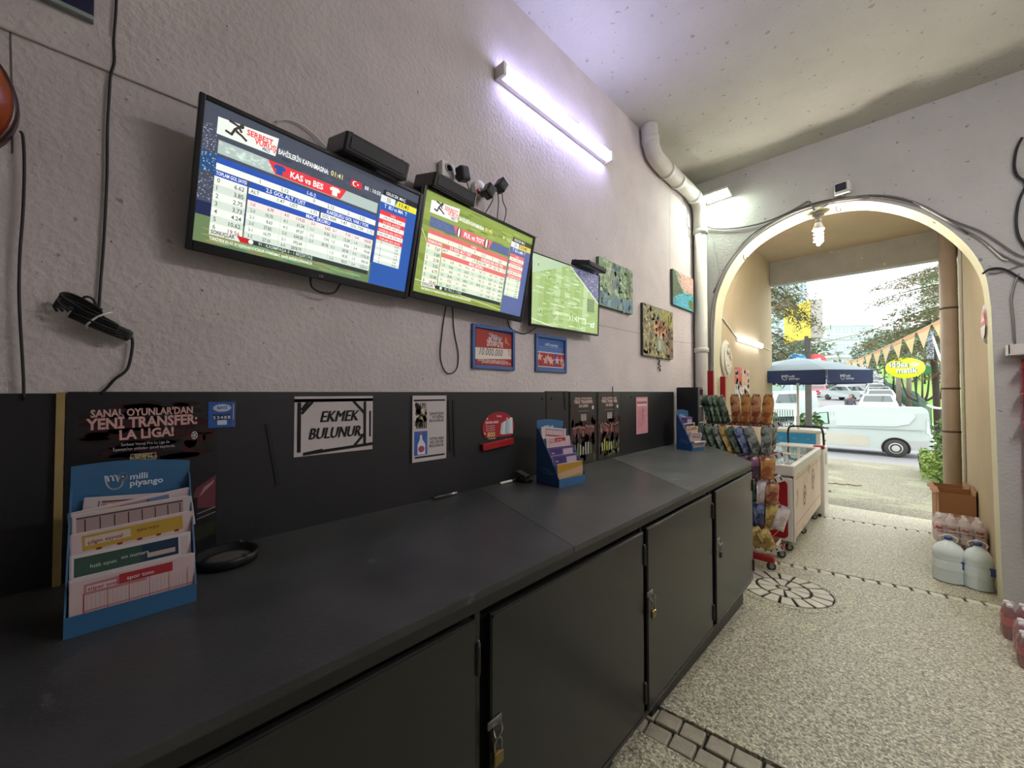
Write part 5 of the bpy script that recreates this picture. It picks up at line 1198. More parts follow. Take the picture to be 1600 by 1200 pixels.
m = MB(); m.tube(smooth([(.5, 7.58, .70), (.5, 7.58, .90), (.56, 7.58, .965), (.86, 7.58, .965), (.93, 7.58, .92), (.945, 7.58, .70)], 5), .014, blk, 8); m.build('handle', wc)
for x in (.45, .92):
    for y in (7.25, 7.57): m = MB(); m.lathe([(.02, 0), (.02, .06)], blk2, T(x, y, fl(y)), 10); m.build('foot', wc)

# ------------------------------------------------------------------ bottles, packs and boxes along the right side
water_m = mat('water_bottle_plastic', '#eefaf7', .12, trans=.15, spec=.6)
film = mat('shrink_film', '#ece4e0', .12, alpha=.22, spec=.8)
cap_b = mat('blue_cap', '#3c4f8c', .4)
def big_bottle(label, x, y, r, h):
    z = fl(y); X = T(x, y, z)
    t = thing('water_bottle', label, 'water bottle', (x, y, z), group='large water bottles by the arch pier')
    prof = [(r*.8, 0), (r*.97, .012)]
    for i in range(9): zz = .02+h*.56*i/9; prof += [(r, zz), (r*.93 if i < 4 or i > 6 else r*.985, zz+h*.031)]
    prof += [(r, h*.62), (r*.92, h*.72), (r*.66, h*.83), (r*.3, h*.90), (.024, h*.93), (.024, h*.955)]
    m = MB(); m.lathe(prof, water_m, X, 26); m.build('bottle', t)
    m = MB(); m.lathe([(.028, h*.945), (.028, h), (.024, h*1.01)], cap_b, X, 16); m.build('cap', t)
    m = MB(); m.lathe([(r*1.004, h*.36), (r*1.004, h*.52)], cap_b, X, 26, cap=False) if False else m.box((r*.72, -r*.70, h*.45), (.05, .004, .07), cap_b, X @ RZ(.0), .001); m.build('label', t)
    m = MB(); m.tube(smooth([(-.05, 0, h*.90), (-.055, 0, h*.98), (0, .0, h*1.05), (.055, 0, h*.98), (.05, 0, h*.90)], 4), .006, white_pl, 6, X); m.build('handle', t)
big_bottle('large clear water bottle with blue cap standing nearer the passage middle by the pier', 2.075, 5.46, .112, .40)
big_bottle('large clear water bottle with blue cap standing against the right passage wall', 2.247, 5.42, .095, .40)
cola = mat('dark_red_drink', '#8a2022', .25, spec=.7)
redlab = mat('red_bottle_label', '#c8322c', .45)
cap_w = mat('white_cap', '#e6dedc', .5)
def pack(label, x, y, z, nx, ny, r, h, rz, liquid, lab, wrap_top=False, group='shrink-wrapped drink packs on the right'):
    t = thing('drink_pack', label, 'drinks pack', (x, y, z), rz, group); X = WM[t]
    proto = None
    for i in range(nx):
        for j in range(ny):
            px, py = (i-(nx-1)/2)*2*r, (j-(ny-1)/2)*2*r
            if proto is None:
                m = MB(); m.lathe([(r*.85, .002), (r*.96, .015), (r*.96, h*.28), (r*.88, h*.34), (r*.96, h*.40), (r*.96, h*.66), (r*.8, h*.76), (.014, h*.9), (.014, h*.94)], liquid, None, 14)
                m.lathe([(r*.97, h*.40), (r*.97, h*.64)], lab, None, 14, cap=False); m.lathe([(.016, h*.93), (.016, h)], cap_w, None, 10)
                proto = m.build('bottle', t, world=False); b = proto
            else: b = D.objects.new('bottle', proto.data); C.objects.link(b); b.parent = t
            b.location = (px, py, 0)
    rnd = random.Random(label); W_, L_ = nx*r+.004, ny*r+.004
    vs = []; n = 20
    for zz, s in ((.004, 1), (h*.3, 1), (h*.62, 1.0), (h*.86, .96), (h*1.0, .78), (h*1.03, .4)):
        for k in range(n):
            a = 2*PI*k/n; c, s_ = math.cos(a), math.sin(a); q = (abs(c)**6+abs(s_)**6)**(-1/6)
            vs.append((W_*s*q*c+rnd.uniform(-.003, .003), L_*s*q*s_+rnd.uniform(-.003, .003), zz+rnd.uniform(-.004, .004)))
    m = MB(); m.add(vs, [(k*n+i, k*n+(i+1) % n, (k+1)*n+(i+1) % n, (k+1)*n+i) for k in range(5) for i in range(n)], film, True)
    if wrap_top:
        for k in range(3): m.tube([(-W_*.9, -L_-.002, h*(.25+.25*k)), (W_*.9, -L_-.002, h*(.25+.25*k))], .004, white_pl, 4)
    m.build('wrap', t, world=False)
    return t
pack('shrink-wrapped pack of dark red drink bottles on the floor at the foot of the pier', 2.36, 4.42, fl(4.42), 3, 2, .034, .235, .05, cola, redlab)
pack('middle shrink-wrapped pack of dark red drink bottles, one pack away from the pier', 2.38, 4.17, fl(4.17), 3, 2, .032, .21, -.05, cola, redlab)
pack('nearest shrink-wrapped pack of dark red drink bottles, cut by the photo edge', 2.36, 3.98, fl(3.98), 3, 2, .03, .20, .0, cola, redlab)
pack('lower pack of red labelled bottles stacked behind the water bottles', 2.18, 5.93, fl(5.93), 4, 3, .042, .27, 0, mat('red_drink', '#b03034', .3), redlab)
pack('upper pack of white wrapped bottles on top of the red labelled pack', 2.17, 5.93, fl(5.93)+.275, 4, 3, .044, .24, .02, mat('pale_drink', '#e4d4d0', .3), mat('white_red_label', '#e6dcd8', .5, hx2='#b0302c', scale=20, wob=.1), True)
def carton(label, x0, x1, y0, y1, z0, h, rz=0):
    cx, cy = (x0+x1)/2, (y0+y1)/2; t = thing('cardboard_box', label, 'cardboard box', (cx, cy, z0), rz, 'open cardboard boxes by the passage wall'); X = WM[t]
    a, b = (x1-x0)/2, (y1-y0)/2; th = .006
    for i, q in enumerate(((-a, a, -b, -b+th), (-a, a, b-th, b), (-a, -a+th, -b+th, b-th), (a-th, a, -b+th, b-th))):
        m = MB(); m.b2(*q, 0, h, cardb, X); m.build('side_wall', t)
    m = MB(); m.b2(-a+th, a-th, -b+th, b-th, 0, th, cardb_d, X); m.build('bottom', t)
    for (o, u, v, s) in (((-a, -b, h), (0, 1, 0), (-.9, 0, -.5), 2*b), ((a-.004, -b, h), (0, 1, 0), (.15, 0, .9), 2*b)):
        m = MB(); m.prism([(0, 0), (s, 0), (s-.01, .05), (s*.6, .06), (s*.3, .045), (.01, .055)], -.003, .003, cardb, X @ frame(o, u, v)); m.build('flap', t)
carton('nearer open brown cardboard box standing behind the drink packs', 2.07, 2.345, 6.55, 6.95, fl(6.75), .66)
carton('farther open brown cardboard box by the downpipe', 2.06, 2.33, 7.05, 7.45, fl(7.2), .64, .05)
# white shelf and red rack at the right edge of the arch wall
sh = thing('wall_shelf', 'white box shelf on the arch wall at the right edge of the photo', 'shelf', (2.6, 5.0, 1.79))
m = MB(); m.b2(2.385, 2.85, 4.93, 5.05, 1.79, 1.80, white_pt, None, .003); m.b2(2.385, 2.85, 5.03, 5.05, 1.80, 1.875, white_pt); m.b2(2.385, 2.395, 4.93, 5.03, 1.80, 1.875, white_pt, None, .002); m.b2(2.385, 2.85, 4.93, 4.938, 1.80, 1.875, white_pt, None, .002); m.build('shelf_board', sh)
m = MB(); m.b2(2.5, 2.51, 4.95, 5.05, 1.70, 1.79, white_pt); m.build('bracket', sh)
r2 = thing('red_wall_rack', 'red metal rack on the arch wall cut by the right edge of the photo', 'rack', (2.6, 4.98, 1.0))
m = MB(); m.b2(2.465, 2.49, 5.0, 5.05, .2, 1.76, red_m, None, .004); m.b2(2.80, 2.825, 5.0, 5.05, .2, 1.76, red_m, None, .004); m.build('upright', r2)
for z in (1.68, 1.48, 1.26):
    m = MB(); m.b2(2.45, 2.85, 4.90, 5.02, z, z+.014, red_m, None, .003); m.b2(2.45, 2.85, 4.90, 4.905, z, z+.05, red_m, None, .002); m.build('shelf_tray', r2)
# ------------------------------------------------------------------ outside: ground
def ground(name, x0, x1, y0, y1, mt, dz=0, nx=2, step=1.0, fx=None, cross=0):
    m = MB(); ny = max(2, int((y1-y0)/step)); vs = []
    for i in range(ny+1):
        y = y0+(y1-y0)*i/ny; a, b = (fx(y) if fx else (x0, x1))
        for j in range(nx+1): x = a+(b-a)*j/nx; vs.append((x, y, fl(y)+dz+cross*(x-a)))
    m.add(vs, [(i*(nx+1)+j, i*(nx+1)+j+1, (i+1)*(nx+1)+j+1, (i+1)*(nx+1)+j) for i in range(ny) for j in range(nx)], mt, True)
    return struct(m, name)
ground('ground_apron', -6, 9, 8.3, 18.6, out_conc)
ground('road', -40, 45, 18.6, 25.5, asphalt)
sx = lambda y: (-5.0-.085*max(0, y-30), 3.2-.055*max(0, y-30))
ground('street', 0, 0, 25.5, 150, asphalt, .0, 2, 2, sx)
ground('ground_left', 0, 0, 25.5, 400, mat('dry_grass', '#8fa35c', .9, hx2='#a9b47a', scale=.5), .03, 4, 4, lambda y: (-120, sx(y)[0]))
ground('lawn_right', 0, 0, 25.5, 150, lawn_m, .06, 4, 2, lambda y: (sx(y)[1], 60), .035)
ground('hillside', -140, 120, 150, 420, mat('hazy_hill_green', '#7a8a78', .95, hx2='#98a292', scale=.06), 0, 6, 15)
m = MB(); rnd = random.Random(3)
m.tube(smooth([(at(1297, 749, 7.6).x, at(1297, 749, 7.6).y, 0)]+[(.45+.1*i, 10.9+.12*(i % 2)+.05*i, 0) for i in range(8)], 4), .02, mat('pale_rope', '#8d8868', .9), 6)
m.v = [(x, y, fl(y)+.015+z) for x, y, z in m.v]
m.build('drain_edge', None, label='pale hose lying across the concrete outside the passage', cat='hose', origin=(.7, 11.1, fl(11)))

# ------------------------------------------------------------------ stall, umbrella, sign post
stl = thing('stall_counter', 'small white stall with blue front panel under the umbrella outside', 'stall', (.3, 8.75, fl(8.7)))
y0 = 8.5
m = MB(); m.b2(-.5, .80, y0, y0+.5, .40, .80, white_pt, None, .01); m.b2(-.52, .83, y0-.02, y0+.52, .80, .845, white_pt, None, .008); m.build('body', stl)
m = MB(); m.b2(-.48, .74, y0-.012, y0, .575, .785, mat('bright_blue_front', '#2d8fc4', .45), None, .002)
p = P(m, frame((-.48, y0-.0125, .575), (1, 0, 0), (0, 0, 1)))
for i in range(4): logo_mp(p, .5+.2*i, .08, .05, '#8cc6e4', .12, False)
m.build('front_panel', stl)
for x in (-.45, .75):
    for y in (y0+.05, y0+.45): m = MB(); m.b2(x-.02, x+.02, y-.02, y+.02, fl(y), .42, white_pt); m.build('leg', stl)
um = thing('parasol', 'large parasol with pale top and navy valance over the blue stall', 'umbrella', (.46, 8.72, fl(8.7)))
ux, uy = .46, 8.72
ty = mat('parasol_cloth', '#8a9ea6', .8, var=.05); nv = mat('navy_valance', '#2c3c64', .8)
rw = 1.06; zr, za = 1.855, 2.12
m = MB(); n = 8; ang = [2*PI*(i+.5)/n+.1 for i in range(n)]
ri = [(ux+rw*math.cos(a), uy+rw*math.sin(a)) for a in ang]
vs = [(ux, uy, za)]; 
for k in (.33, .66, 1):
    vs += [(ux+rw*k*math.cos(a), uy+rw*k*math.sin(a), za-(za-zr)*k**1.35) for a in ang]
fs = [(0, 1+i, 1+(i+1) % n) for i in range(n)] + [(1+k*n+i, 1+k*n+n+i, 1+k*n+n+(i+1) % n, 1+k*n+(i+1) % n) for k in (0, 1) for i in range(n)]
m.add(vs, fs, ty); m.build('canopy', um)
for i in range(n):
    a, b = V((*ri[i], zr)), V((*ri[(i+1) % n], zr)); X = frame(a, b-a, (0, 0, 1)); L_ = (b-a).length
    m = MB(); m.prism([(0.004, 0), (.012, -.19), (.05, -.205), (L_-.05, -.205), (L_-.012, -.19), (L_-.004, 0)], -.003, .003, nv, X); p = P(m, X @ T(0, 0, .0035))
    logo_mp(p, L_*.3, -.155, .075, '#c9d3de', .12); p.stroke([(.016, -.01), (.022, -.19), (.06, -.198)], .006, '#b9c4d4', 1)
    v = m.build('valance', um)
    m = MB(); m.tube([(ux, uy, za-.02), (a.x*.995+ux*.005, a.y*.995+uy*.005, zr-.012)], .008, white_pt, 6); m.build('rib', um)
m = MB(); m.tube([(ux, uy, .80), (ux, uy, za)], .02, white_pt, 10); m.build('pole', um)
m = MB(); m.lathe([(.03, 1.72), (.045, 1.75), (.045, 1.80), (.03, 1.83)], white_pl, T(ux, uy, 0), 12); m.build('hub', um)

px_, py_ = -.19, 14.8
sp = thing('sign_post', 'dark post carrying a yellow shop sign and two round signs beyond the parasol', 'sign post', (px_, py_, fl(py_)))
m = MB(); m.b2(px_-.075, px_+.075, py_-.06, py_+.06, fl(py_), 3.2, mat('dark_post', '#54504e', .6, var=.3)); m.build('post', sp)
b, t_ = at(1267, 529, 12), at(1266, 466, 12)
fr_ = at(1226, 498, 12.9)
u = V((1, -.25, 0)).normalized()
wid = 1.15
A = V((at(1267, 500, 12).x, at(1267, 500, 12).y, 0))
X = frame((A.x-.0, A.y, 0), (1, .0, 0), (0, 0, 1))
# yellow box sign seen obliquely: near edge at the post, far edge turned away
nx, ny, fx_, fy_ = at(1267, 500, 11.8).x, at(1267, 500, 11.8).y, at(1225, 500, 13.4).x, at(1225, 500, 13.4).y
zt_, zb_ = at(1266, 467, 11.8).z, at(1266, 528, 11.8).z
Xs = frame((fx_, fy_, zb_), (nx-fx_, ny-fy_, 0), (0, 0, 1)); wid = math.hypot(nx-fx_, ny-fy_); hh = zt_-zb_
m = MB(); m.b2(0, wid, 0, hh, -.32, 0, mat('grey_sign_side', '#9a968f', .6), Xs, .01); m.build('sign_box', sp)
m = MB(); p = P(m, Xs @ T(0, 0, .003)); p.rect(.01, .01, wid-.01, hh-.01, '#f2cf2a'); p.text('KANAT', .5*wid, .52*hh, .33, '#3a3222', 'c', 3, .02, maxw=.8*wid); p.text('GIDA', .52*wid, .26*hh, .25, '#3a3222', 'c', 3, .02, maxw=.42*wid); m.build('sign_face', sp)
for (pxl, pyl, c, nm) in ((1245, 565, '#3b93dc', 'blue_disc'), (1276, 566, '#d8323a', 'red_disc')):
    q = at(pxl, pyl, 11.9); X = frame(q, (1, .55, 0), (0, 0, 1)); m = MB()
    m.lathe([(.001, -.06), (.24, -.06), (.25, -.03), (.25, .03), (.24, .05), (.001, .055)], mat(nm+'_paint', c, .4), X, 28)
    p = P(m, X @ T(0, 0, .058))
    if c[1] == 'd':
        p.text('milli', .0, .05, .11, '#f0dede', 'c', 2, .02); p.text('piyango', .0, -.03, .1, '#f0dede', 'c', 2, .02); p.stroke([(-.13, -.13), (-.04, -.08), (.02, -.15), (.14, -.06)], .035, '#f4e8e8')
    else: logo_mp(p, -.12, -.12, .2, '#bfe0f4', .14, False)
    m.build(nm, sp)
m = MB(); m.b2(px_-.35, px_+.55, py_-.02, py_+.02, 2.3, 2.34, mat('bracket_grey', '#7a7672', .6)); m.build('cross_arm', sp)

# wooden pole with oval green sign
wx, wy = at(1458, 600, 13.2).x, at(1458, 600, 13.2).y
wp = thing('wooden_pole', 'dark wooden pole carrying the yellow-green oval sign at the fence', 'pole', (wx, wy, fl(wy)))
m = MB(); m.tube([(wx+.1, wy, fl(wy)), (wx+.06, wy, 1.8), (wx-.02, wy, 3.4), (wx-.09, wy, at(1453, 503, 13.2).z)], [.095, .09, .085, .075], bark, 10); m.build('trunk', wp)
m = MB(); m.b2(wx-.14, wx+.03, wy-.14, wy-.10, 2.6, 3.6, mat('blue_grey_cloth', '#a9b4cc', .8), None, .02); m.build('cloth_band', wp)
m = MB(); m.b2(wx-.45, wx+.02, wy-.05, wy+.05, 2.12, 2.38, mat('green_arm', '#2d7a45', .5), None, .01); m.build('arm', wp)
q = at(1414, 575, 13.2); X = frame((q.x, q.y-.03, q.z), (1, .1, 0), (0, 0, 1))
m = MB(); m.lathe([(.001, -.05), (.46, -.05), (.475, -.03), (.475, .03), (.46, .045), (.001, .05)], mat('lime_sign', '#d6e22e', .4), X @ M.Scale(.72, 4, (0, 1, 0)), 36)
p = P(m, X @ T(0, 0, .053)); p.text('iddaa', -.36, .03, .25, '#2d6a3a', 'l', 1, .045, maxw=.46); p.text('iddaa', -.37, .04, .25, '#f4f8ee', 'l', 2, .02, maxw=.44); p.text('matik', -.20, -.17, .24, '#2d6a3a', 'l', 1, .045, maxw=.52); p.text('matik', -.21, -.16, .24, '#f4f8ee', 'l', 2, .02, maxw=.50)
p.stroke([(.12, .12), (.2, .16), (.32, .11), (.24, .06), (.15, .10)], .035, '#f4f8ee', 2); m.build('oval_sign', wp)
cable('white cable sagging from the wooden pole to the downpipe', [(wx, wy-.1, 3.4), at(1470, 562, 11), at(1480, 566, 9.8), at(1492, 560, 8.6)], .03, cable_w)
cable('overhead wire from the wooden pole toward the right', [(wx, wy, 4.0), at(1490, 509, 12.5)], .02)
for i, (a, b, s, lb) in enumerate((((1262, 540, 15), (1475, 455, 60), 1.0, 'first'), ((1270, 528, 30), (1470, 470, 60), 2.0, 'second'))):
    a, b = at(*a), at(*b); cable(f'{lb} thin overhead wire crossing the sky over the street', [a+(b-a)*k/8-V((0, 0, s*4*(k/8)*(1-k/8))) for k in range(9)], .025 if i == 0 else .03, cable_g, 2, 4)
# bunting
A, B = at(1484, 492, 7.2), at(1287, 578, 17)
bn = thing('bunting', 'string of orange and yellow triangular pennants across the street view', 'bunting', tuple((A+B)/2))
NB = 15
rope = [A+(B-A)*(k/NB)-V((0, 0, .12*4*(k/NB)*(1-k/NB))) for k in range(NB+1)]
m = MB(); m.tube(rope, .012, mat('bunting_rope', '#b9a58a', .8), 5); m.build('rope', bn)
fa = mat('pennant_yellow', '#b8a878', .8); fb_ = mat('pennant_orange', '#b3a07a', .8); fc = mat('pennant_hem', '#b98a62', .8)
for k in range(NB):
    a, b = rope[k], rope[k+1]; e = (b-a); a2 = a+e*.05; b2 = b-e*.05
    tip = (a+b)/2-V((random.uniform(-.04, .04), random.uniform(-.04, .04), .42)); th = V((.002, .002, 0))
    m = MB(); m.add([a2-th, b2-th, tip-th, a2+th, b2+th, tip+th], [(0, 1, 2), (5, 4, 3), (0, 3, 4, 1), (1, 4, 5, 2), (2, 5, 3, 0)], (fa, fb_, fa)[k % 3])
    q1, q2 = a2-V((0, 0, .07))+e*.08, b2-V((0, 0, .07))-e*.08
    m.add([a2-th*2, b2-th*2, q2-th*2, q1-th*2, a2+th*2, b2+th*2, q2+th*2, q1+th*2], [(0, 1, 2, 3), (7, 6, 5, 4)], fc); m.build('pennant', bn)

# ------------------------------------------------------------------ van
vy0 = 21.75; VR = 2.62; VL = 4.97; z0 = fl(21.9)
van = thing('van', 'silver white panel van parked across the end of the passage', 'van', (VR-VL/2, vy0+1, z0))
vp = mat('van_paint', '#adb8b4', .25, spec=.7); dirt = mat('dusty_van_paint', '#b3ae9c', .5, hx2='#b6b8ae', scale=1.2)
def VX(px): return px
# side profile, x measured from the rear end forward (to -x), z above ground
prof = [(0.02, .52), (0.0, .9), (.02, 1.35), (.06, 1.78), (.10, 1.90), (.20, 1.96), (2.7, 1.98), (3.2, 1.95), (3.6, 1.82), (4.2, 1.20), (4.75, 1.02), (4.92, .85), (4.97, .6), (4.93, .35), (4.4, .27), (.4, .30), (.05, .42)]
m = MB(); n = len(prof)
rings = []
for yo, ins in ((0.06, .0), (0, .0)):
    pass
def tum(z): return .02+.13*max(0, (z-1.05)/.9)**1.3
vs = []
for side in (0, 1):
    for x, z in prof: vs.append((VR-x, vy0+(tum(z) if side == 0 else 1.98-tum(z)), z0+z))
m.add(vs, [(i, (i+1) % n, n+(i+1) % n, n+i) for i in range(n)], vp, False)
m.add(vs, [tuple(range(n))[::-1], tuple(range(n, 2*n))], vp, False); m.build('body', van)
ys = lambda z: vy0+tum(z)-.006
def vpoly(pts, mt, nm, off=0, parent=van, sides=(0,)):
    mm = MB()
    k = len(pts); vs = [(VR-x, ys(z)-off, z0+z) for x, z in pts]+[(VR-x, ys(z)+.03, z0+z) for x, z in pts]
    mm.add(vs, [tuple(range(k)), tuple(range(k, 2*k))[::-1]]+[(i, k+i, k+(i+1) % k, (i+1) % k) for i in range(k)], mt)
    return mm.build(nm, parent)
vpoly([(3.02, 1.22), (3.06, 1.72), (3.38, 1.68), (3.62, 1.52), (4.02, 1.20), (3.8, 1.13)], blk, 'window_surround')
vpoly([(3.07, 1.24), (3.10, 1.69), (3.36, 1.65), (3.58, 1.50), (3.92, 1.22), (3.76, 1.16)], mat('van_side_glass', '#9ac0ac', .1, spec=.8), 'window_pane', .004)
vpoly([(.42, 1.60), (.46, 1.72), (2.78, 1.78), (2.80, 1.15), (1.0, 1.21), (.6, 1.32)], mat('van_panel_relief', '#b1bcb8', .25, spec=.7), 'side_relief', .003)
vpoly([(.2, 1.10), (.2, 1.125), (3.9, 1.09), (3.9, 1.06)], mat('van_seam', '#9fa6a2', .5), 'waist_line', .003)
vpoly([(.1, .35), (.1, .72), (.62, .68), (.72, .40)], mat('van_grey_bumper', '#a3a6a4', .6), 'bumper', .006)
vpoly([(1.75, .34), (1.80, .80), (2.9, .85), (3.8, .85), (3.82, .36)], dirt, 'sill_dust', .002)
for x in (2.88, 2.98): vpoly([(x, .38), (x, 1.74), (x+.012, 1.74), (x+.012, .38)], mat('van_seam', '#8f9692', .5), 'door_seam', .005)
vpoly([(3.05, 1.00), (3.05, 1.045), (3.32, 1.045), (3.32, 1.00)], blk2, 'door_handle', .02)
vpoly([(.03, .95), (.05, 1.35), (.10, 1.55), (.13, 1.0)], mat('van_tail_lamp', '#b9c4c0', .3), 'tail_lamp', .004)
vpoly([(4.5, .72), (4.45, .95), (4.78, .92), (4.90, .74)], mat('head_lamp_glass', '#50585a', .15), 'headlamp', .006)
m = MB(); m.b2(VR-4.02, VR-3.78, vy0-.20, vy0-.04, z0+1.12, z0+1.34, blk2, None, .04); m.tube([(VR-3.86, vy0-.06, z0+1.15), (VR-3.84, vy0+.04, z0+1.12)], .02, blk2, 6); m.build('wing_mirror', van)
for x in (.98, 3.95):
    m = MB(); Xw = frame((VR-x, vy0+.03, z0+.36), (1, 0, 0), (0, 0, 1))
    m.prism([(.42*math.cos(a), .42*math.sin(a)) for a in [R(-25+230*i/16) for i in range(17)]], -.1, .032, void_m, Xw); m.build('wheel_arch', van)
    m = MB(); m.lathe([(.16, -.2), (.33, -.19), (.36, -.14), (.36, .0), (.33, .045), (.21, .05)], rubber, Xw, 28); w_ = m.build('wheel', van)
    m = MB(); m.lathe([(.215, .03), (.205, .055), (.15, .045), (.06, .06), (.001, .062)], mat('steel_wheel', '#bcbcb6', .4, metal=.3), Xw, 24)
    for k in range(8): a = 2*PI*k/8; m.ball((.135*math.cos(a), .135*math.sin(a), .048), (.022, .022, .006), blk2, 8, Xw)
    m.build('hub', w_)
m = MB(); m.b2(VR-.16, VR-.13, vy0+.1, vy0+.4, z0+.16, z0+.4, blk2); m.build('mud_flap', van)

# ------------------------------------------------------------------ parked cars
_cars = {}
def car(label, x, y, col, rz=0, group='cars along the street'):
    z = fl(y); t = thing('car', label, 'car', (x, y, z), rz, group); X = None
    pr = [(-2.05, .3), (-2.1, .55), (-2.0, .82), (-1.2, .92), (-.55, 1.38), (.6, 1.44), (1.45, 1.05), (2.0, .96), (2.1, .6), (2.05, .3)]     # y along length, front at -y
    mb = MB(); n = len(pr); vs = []
    for s in (-1, 1):
        for q, zz in pr: vs.append((s*(.88-.22*max(0, (zz-.9)/.5)), q, zz))
    mb.add(vs, [(i, (i+1) % n, n+(i+1) % n, n+i) for i in range(n)], col); mb.add(vs, [tuple(range(n))[::-1], tuple(range(n, 2*n))], col); mb.build('body', t, world=False)
    mb = MB()
    mb.add([(-.70, -1.12, .975), (.70, -1.12, .975), (.60, -.62, 1.34), (-.60, -.62, 1.34)], [(0, 1, 2, 3)], carglass, False, T(0, -.02, .012)); mb.build('windscreen', t, world=False)
    mb = MB()
    for s in (-1, 1): mb.add([(s*.86, -.95, .98), (s*.86, 1.1, 1.02), (s*.70, .6, 1.36), (s*.70, -.5, 1.34)], [(0, 1, 2, 3)], carglass, False, T(s*.02, 0, 0))
    mb.build('side_windows', t, world=False)
    for s in (-1, 1):
        mb = MB(); mb.box((s*.62, -2.06, .68), (.34, .06, .14), mat('car_lamp', '#dfe6e6', .2), None, .02); mb.build('headlamp', t, world=False)
        for q in (-1.3, 1.3):
            mb = MB(); mb.lathe([(.16, -.1), (.30, -.09), (.31, .06), (.27, .09), (.17, .08), (.16, .095), (.001, .095)], rubber, T(s*.80, q, .31) @ frame((0, 0, 0), (0, s, 0), (0, 0, 1)), 16); mb.build('wheel', t, world=False)
    mb = MB(); mb.box((0, -2.11, .45), (.5, .02, .12), white_pl); mb.build('number_plate', t, world=False)
    mb = MB(); mb.box((0, -2.08, .62), (.7, .04, .1), blk2, None, .01); mb.build('grille', t, world=False)
    return t
cw = mat('car_white', '#b3bcba', .25); cs = mat('car_silver', '#8f9898', .3, metal=.3); cr = mat('car_red', '#c2606a', .3); cg = mat('car_grey', '#6d7678', .3); ck = mat('car_black', '#2c3234', .25)
car('white car parked nose on just above the van roof', .75, 34.5, cw, .05)
car('second white car parked behind the nearest white car', .7, 41.5, cw, .06)
car('silver car parked third in the row behind the white cars', .45, 48, cs, .06)
car('dark car parked fourth in the row behind the silver car', .2, 54.5, ck, .06)
car('white car parked far up the row', -.3, 66, cw, .06)
car('pale car parked farthest up the row', -.8, 78, cs, .06)
car('silver grey car standing across the middle of the street', -2.0, 52, cs, .9)
car('red car parked on the left side of the street', -5.1, 60, cr, -.1)
car('dark car parked behind the red car on the left', -5.6, 68, ck, -.1)
car('pale car parked far up on the left behind the dark one', -6.4, 80, cw, -.1)
car('grey car crossing at the far top of the street', -3.5, 96, cg, 1.2)
car('white car at the far top of the street', -5.8, 104, cw, 1.3)
# dark open car door beside person: green hatchback
v2 = thing('white_van', 'white van standing behind the hedge under the parasol', 'van', (-4.1, 31.8, fl(31.8)), -.5)
X = WM[v2]
pr = [(-2.3, .3), (-2.4, .8), (-2.25, 1.05), (-1.75, 1.2), (-1.2, 1.9), (2.3, 1.98), (2.4, 1.0), (2.4, .3)]
m = MB(); n = len(pr); vs = [(s*(.95-.1*max(0, (z-1.1))), y, z) for s in (-1, 1) for y, z in pr]
m.add(vs, [(i, (i+1) % n, n+(i+1) % n, n+i) for i in range(n)], vp); m.add(vs, [tuple(range(n))[::-1], tuple(range(n, 2*n))], vp); m.build('body', v2, world=False)
m = MB(); m.add([(-.82, -1.72, 1.25), (.82, -1.72, 1.25), (.72, -1.24, 1.82), (-.72, -1.24, 1.82)], [(0, 1, 2, 3)], carglass, False, T(0, -.03, .015)); m.build('windscreen', v2, world=False)
m = MB(); m.add([(.955, -1.4, 1.2), (.955, .6, 1.2), (.89, .6, 1.78), (.89, -1.05, 1.75)], [(0, 1, 2, 3)], carglass, False, T(.02, 0, 0)); m.build('side_window', v2, world=False)
for s in (-1, 1):
    for q in (-1.4, 1.5): m = MB(); m.lathe([(.18, -.1), (.33, -.09), (.34, .06), (.2, .09), (.001, .09)], rubber, T(s*.86, q, .34) @ frame((0, 0, 0), (0, s, 0), (0, 0, 1)), 16); m.build('wheel', v2, world=False)

